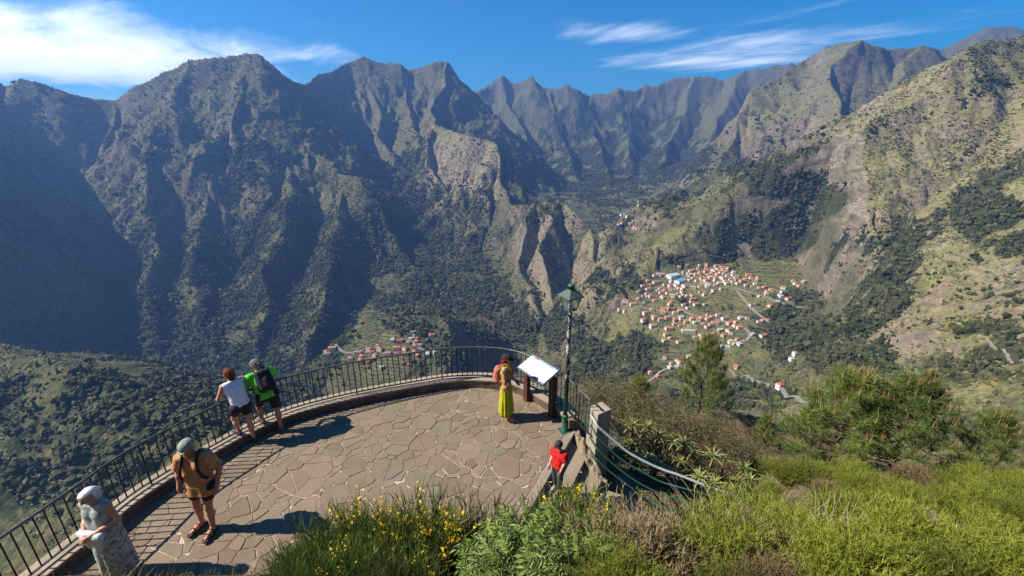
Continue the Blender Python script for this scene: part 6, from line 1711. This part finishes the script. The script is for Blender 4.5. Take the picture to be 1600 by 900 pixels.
# --- roads
M_ROAD = plain('pale_road', (0.24, 0.215, 0.185), .95, .2, .2)
ROADPTS = []
def road(pts, w, label):
    C = [cast(*q_) for q_ in pts]; C = np.array([c for c in C if c is not None])
    C = resample(catmull(C[:, :2], 8), 4.0); N = normals2(C); V, Fq = [], []
    for i in range(len(C)):
        for k, s in enumerate((-1, -.33, .33, 1)):
            x, y = C[i] + N[i] * s * w / 2; V.append((x, y, 0))
        z = max(far_z(V[-4 + k][0], V[-4 + k][1]) for k in range(4)) + .8
        for k in range(4): V[-4 + k] = (V[-4 + k][0], V[-4 + k][1], z)
    n0 = len(V)
    V += [(x, y, z - 3.0) for x, y, z in V]
    for i in range(len(C) - 1):
        for k in range(3): Fq.append((i * 4 + k, i * 4 + k + 1, i * 4 + 5 + k, i * 4 + 4 + k))
        Fq.append((i * 4, i * 4 + 4, n0 + i * 4 + 4, n0 + i * 4)); Fq.append((i * 4 + 3, n0 + i * 4 + 3, n0 + i * 4 + 7, i * 4 + 7))
    ROADPTS.extend((float(c[0]), float(c[1])) for c in C[::2])
    o = mesh_obj('road', V, Fq, M_ROAD); tag(o, label, kind='structure')
road([(1148, 450), (1180, 460), (1215, 472), (1240, 480), (1262, 481)], 7, 'pale road climbing out of the large village')
road([(1152, 456), (1165, 472), (1180, 488), (1200, 503), (1212, 508)], 7, 'straight road through the fields of the large village')
road([(1120, 500), (1150, 508), (1170, 520), (1165, 533), (1140, 540)], 7, 'road bend above the fields')
road([(1140, 578), (1165, 588), (1200, 604), (1240, 622), (1290, 638)], 7, 'lower road below the large village')
road([(1000, 480), (1030, 486), (1060, 482), (1080, 492), (1110, 498)], 6, 'village street in the large village')
road([(1012, 598), (1030, 584), (1055, 575), (1080, 568)], 5, 'lane below the large village')
road([(503, 549), (530, 546), (555, 550), (590, 552)], 6, 'lane into the small village')
road([(648, 518), (646, 535), (655, 545), (672, 552)], 6, 'lane through the small village')
road([(1528, 525), (1555, 545), (1580, 565), (1610, 585)], 2.5, 'pale footpath crossing the green slope')
# ------------------------------------------------------------------ the woods on the slopes: far masses of trees
def crown_proto(name, seed, kind, mat):
    r_ = random.Random(seed)
    bm = bmesh.new()
    if kind == 'broad':
        for k in range(4):
            m = Matrix.Translation((r_.uniform(-.32, .32), r_.uniform(-.32, .32), 0.35 + r_.uniform(0, .45))) @ Matrix.Diagonal((r_.uniform(.32, .5), r_.uniform(.32, .5), r_.uniform(.28, .42), 1))
            bmesh.ops.create_icosphere(bm, subdivisions=1, radius=1.0, matrix=m)
    else:
        for k in range(3):
            z = 0.25 + 0.42 * k; w = 0.42 - 0.11 * k
            m = Matrix.Translation((r_.uniform(-.06, .06), r_.uniform(-.06, .06), z)) @ Matrix.Diagonal((w, w, .5, 1))
            bmesh.ops.create_icosphere(bm, subdivisions=1, radius=1.0, matrix=m)
    for v in bm.verts:
        v.co *= 1 + r_.uniform(-.22, .22)
    me = bpy.data.meshes.new(name); bm.to_mesh(me); bm.free(); me.materials.append(mat)
    return bpy.data.objects.new(name, me)
def forest_mat():
    M = Mat('forest_leaves')
    oi = M.n.new('ShaderNodeObjectInfo')
    a = M.mix(M.rng(oi.outputs['Random'], 0, 1, smooth=False), (0.016, 0.026, 0.010), (0.078, 0.085, 0.028))
    rnd2 = M.math('FRACT', M.math('MULTIPLY', oi.outputs['Random'], 7.31))
    a = M.mix(M.rng(rnd2, 0.72, 0.95), a, (0.135, 0.125, 0.062))
    sp_ = M.noise(0.011, 4, 0.65, 0.5, oi.outputs['Location'])
    a = M.mix(M.rng(sp_, 0.42, 0.62, 0.0, 0.75), a, (0.085, 0.08, 0.036))
    a = M.mix(M.rng(M.noise(5.0, 3, 0.6), 0.4, 0.65, 0.0, 0.6), a, (0.018, 0.026, 0.011))
    M.col(a); M.rough(0.9); M.b.inputs['Specular IOR Level'].default_value = 0.1
    return M.m
def instancer(name, pts, scl, rotz, protos, pick, label, tilt=None):
    me = bpy.data.meshes.new(name)
    me.vertices.add(len(pts)); me.vertices.foreach_set('co', np.ascontiguousarray(pts, np.float32).ravel())
    a = me.attributes.new('siz', 'FLOAT_VECTOR', 'POINT'); a.data.foreach_set('vector', np.ascontiguousarray(scl, np.float32).ravel())
    rot = np.zeros((len(pts), 3), np.float32) if tilt is None else np.ascontiguousarray(tilt, np.float32)
    rot[:, 2] = rotz
    a = me.attributes.new('turn', 'FLOAT_VECTOR', 'POINT'); a.data.foreach_set('vector', rot.ravel())
    a = me.attributes.new('pick', 'INT', 'POINT'); a.data.foreach_set('value', np.ascontiguousarray(pick, np.int32))
    o = link(bpy.data.objects.new(name, me))
    col = bpy.data.collections.new(name + '_kinds')
    for p in protos: col.objects.link(p)
    ng = bpy.data.node_groups.new(name, 'GeometryNodeTree')
    ng.interface.new_socket('Geometry', in_out='INPUT', socket_type='NodeSocketGeometry')
    ng.interface.new_socket('Geometry', in_out='OUTPUT', socket_type='NodeSocketGeometry')
    n, l = ng.nodes, ng.links
    gi, go = n.new('NodeGroupInput'), n.new('NodeGroupOutput')
    ci = n.new('GeometryNodeCollectionInfo'); ci.inputs['Collection'].default_value = col
    ci.inputs['Separate Children'].default_value = True; ci.inputs['Reset Children'].default_value = True
    ip = n.new('GeometryNodeInstanceOnPoints'); ip.inputs['Pick Instance'].default_value = True
    def at_(nm, ty):
        q = n.new('GeometryNodeInputNamedAttribute'); q.data_type = ty; q.inputs['Name'].default_value = nm; return q.outputs['Attribute']
    e2r = n.new('FunctionNodeEulerToRotation'); l.new(at_('turn', 'FLOAT_VECTOR'), e2r.inputs[0])
    l.new(gi.outputs[0], ip.inputs['Points']); l.new(ci.outputs[0], ip.inputs['Instance'])
    l.new(at_('pick', 'INT'), ip.inputs['Instance Index']); l.new(e2r.outputs[0], ip.inputs['Rotation']); l.new(at_('siz', 'FLOAT_VECTOR'), ip.inputs['Scale'])
    l.new(ip.outputs[0], go.inputs[0])
    md = o.modifiers.new('spread', 'NODES'); md.node_group = ng
    tag(o, label, kind='stuff')
    return o
def clear_of_village(pts):
    """keep trees off the houses, their yards and the roads"""
    ok = np.ones(len(pts), bool)
    near = np.nonzero((pts[:, 1] > 250) & (pts[:, 1] < 3400))[0]; X, Y = pts[near, 0], pts[near, 1]; good = np.ones(len(near), bool)
    for x, y, w in placed:
        d = math.hypot(x, y); cx_, cy2 = x - x / d * 5, y - y / d * 5
        good &= (X - cx_) ** 2 + (Y - cy2) ** 2 > (w / 2 + 7) ** 2
    for x, y in ROADPTS: good &= (X - x) ** 2 + (Y - y) ** 2 > 64
    ok[near] = good; return ok
def plant_woods():
    fm = forest_mat()
    protos = [crown_proto('tree_kind_a', 1, 'broad', fm), crown_proto('tree_kind_b', 2, 'broad', fm), crown_proto('tree_kind_c', 3, 'broad', fm), crown_proto('tree_kind_d', 4, 'pine', fm)]
    i, j = np.meshgrid(np.arange(NRr - 1), np.arange(798), indexing='ij')
    i = i.ravel(); j = j.ravel()
    r = RR[i]; area = (RR[i + 1] - RR[i]) * r * (AA[1] - AA[0]) / np.maximum(TN[i, j, 2], 0.35)
    w = A_WOOD[i, j]
    edge = 0.12 + 0.88 * sstep(fbm(TX[i, j], TY[i, j], 60, 4, 0.65, 505), -0.3, 0.12)
    dens = np.clip(w, 0, 1) ** 1.3 * edge / 21.0 + 0.0009 * (TN[i, j, 2] > 0.5)   # trees per square metre
    dens *= (r > 70) * (1 - sstep(r, 2600, 5200)) * (1 - 0.5 * sstep(r, 1500, 2600)) * (1 - 0.8 * A_TERR[i, j] * (TSD[i, j] < 0))
    n = rng.poisson(dens * area)
    k = np.repeat(np.arange(len(i)), n)
    if len(k) > 190000: k = rng.choice(k, 190000, replace=False)
    fi, fj = rng.random(len(k)), rng.random(len(k))
    I, J = i[k], j[k]
    def lerp(T):
        return (T[I, J] * (1 - fi) * (1 - fj) + T[I + 1, J] * fi * (1 - fj) + T[I, J + 1] * (1 - fi) * fj + T[I + 1, J + 1] * fi * fj)
    pts = np.stack([lerp(TX), lerp(TY), lerp(TZ) - 0.8], 1)
    ok = clear_of_village(pts); pts = pts[ok]; I, J, k = I[ok], J[ok], k[ok]
    size = rng.gamma(5.0, 1.1, len(k)).clip(2.2, 12) * (0.75 + 0.5 * A_WOOD[I, J])
    far = 1 + 0.7 * sstep(np.hypot(pts[:, 0], pts[:, 1]), 1500, 3000)
    hgt = size * rng.uniform(0.75, 1.15, len(k)) * np.sqrt(far)
    scl = np.stack([size * far, size * far, hgt], 1)
    pick = rng.integers(0, 4, len(k))
    scl[pick == 3, 2] *= 1.0
    print('trees', len(k))
    instancer('forest', pts, scl, rng.uniform(0, 6.28, len(k)), protos, pick, 'dark green woods and scrub covering the mountain slopes')
plant_woods()
def plant_scrub():
    M = Mat('scrub_leaves')
    oi = M.n.new('ShaderNodeObjectInfo')
    a = M.mix(M.rng(oi.outputs['Random'], 0, 1, smooth=False), (0.055, 0.06, 0.024), (0.26, 0.23, 0.13))
    r2 = M.math('FRACT', M.math('MULTIPLY', oi.outputs['Random'], 5.17))
    a = M.mix(M.rng(r2, 0.45, 0.9), a, (0.08, 0.098, 0.028))
    M.col(a); M.rough(0.95); M.b.inputs['Specular IOR Level'].default_value = 0.05
    protos = []
    for k in range(3):
        o = crown_proto('scrub_kind_' + 'abc'[k], 20 + k, 'broad', M.m); protos.append(o)
    i, j = np.meshgrid(np.arange(150, NRr - 1), np.arange(798), indexing='ij'); i = i.ravel(); j = j.ravel()
    r = RR[i]; area = (RR[i + 1] - RR[i]) * r * (AA[1] - AA[0]) / np.maximum(TN[i, j, 2], 0.35)
    clump = sstep(fbm(TX[i, j], TY[i, j], 60, 4, 0.65, 705), -0.25, 0.45)
    dens = clump / 15.0 * (1 - 0.6 * A_BARE[i, j]) * (TN[i, j, 2] > 0.42) * (r > 90) * (1 - sstep(r, 1700, 3300)) * (1 - 0.8 * A_TERR[i, j])
    n = rng.poisson(dens * area); k = np.repeat(np.arange(len(i)), n)
    if len(k) > 170000: k = rng.choice(k, 170000, replace=False)
    I, J = i[k], j[k]; fi = rng.random(len(k)); fj = rng.random(len(k))
    L = lambda T: T[I, J] * (1 - fi) * (1 - fj) + T[I + 1, J] * fi * (1 - fj) + T[I, J + 1] * (1 - fi) * fj + T[I + 1, J + 1] * fi * fj
    pts = np.stack([L(TX), L(TY), L(TZ) - 0.3], 1)
    ok = clear_of_village(pts); pts = pts[ok]; k = k[ok]
    sz = rng.uniform(0.9, 3.2, len(k)) * (1 + .8 * sstep(np.hypot(pts[:, 0], pts[:, 1]), 1400, 2600)); scl = np.stack([sz * rng.uniform(.9, 1.6, len(k)), sz * rng.uniform(.9, 1.6, len(k)), sz * .75], 1)
    print('scrub', len(k))
    instancer('scrub', pts, scl, rng.uniform(0, 6.28, len(k)), protos, rng.integers(0, 3, len(k)), 'low olive and straw coloured scrub dotted over the open slopes')
plant_scrub()
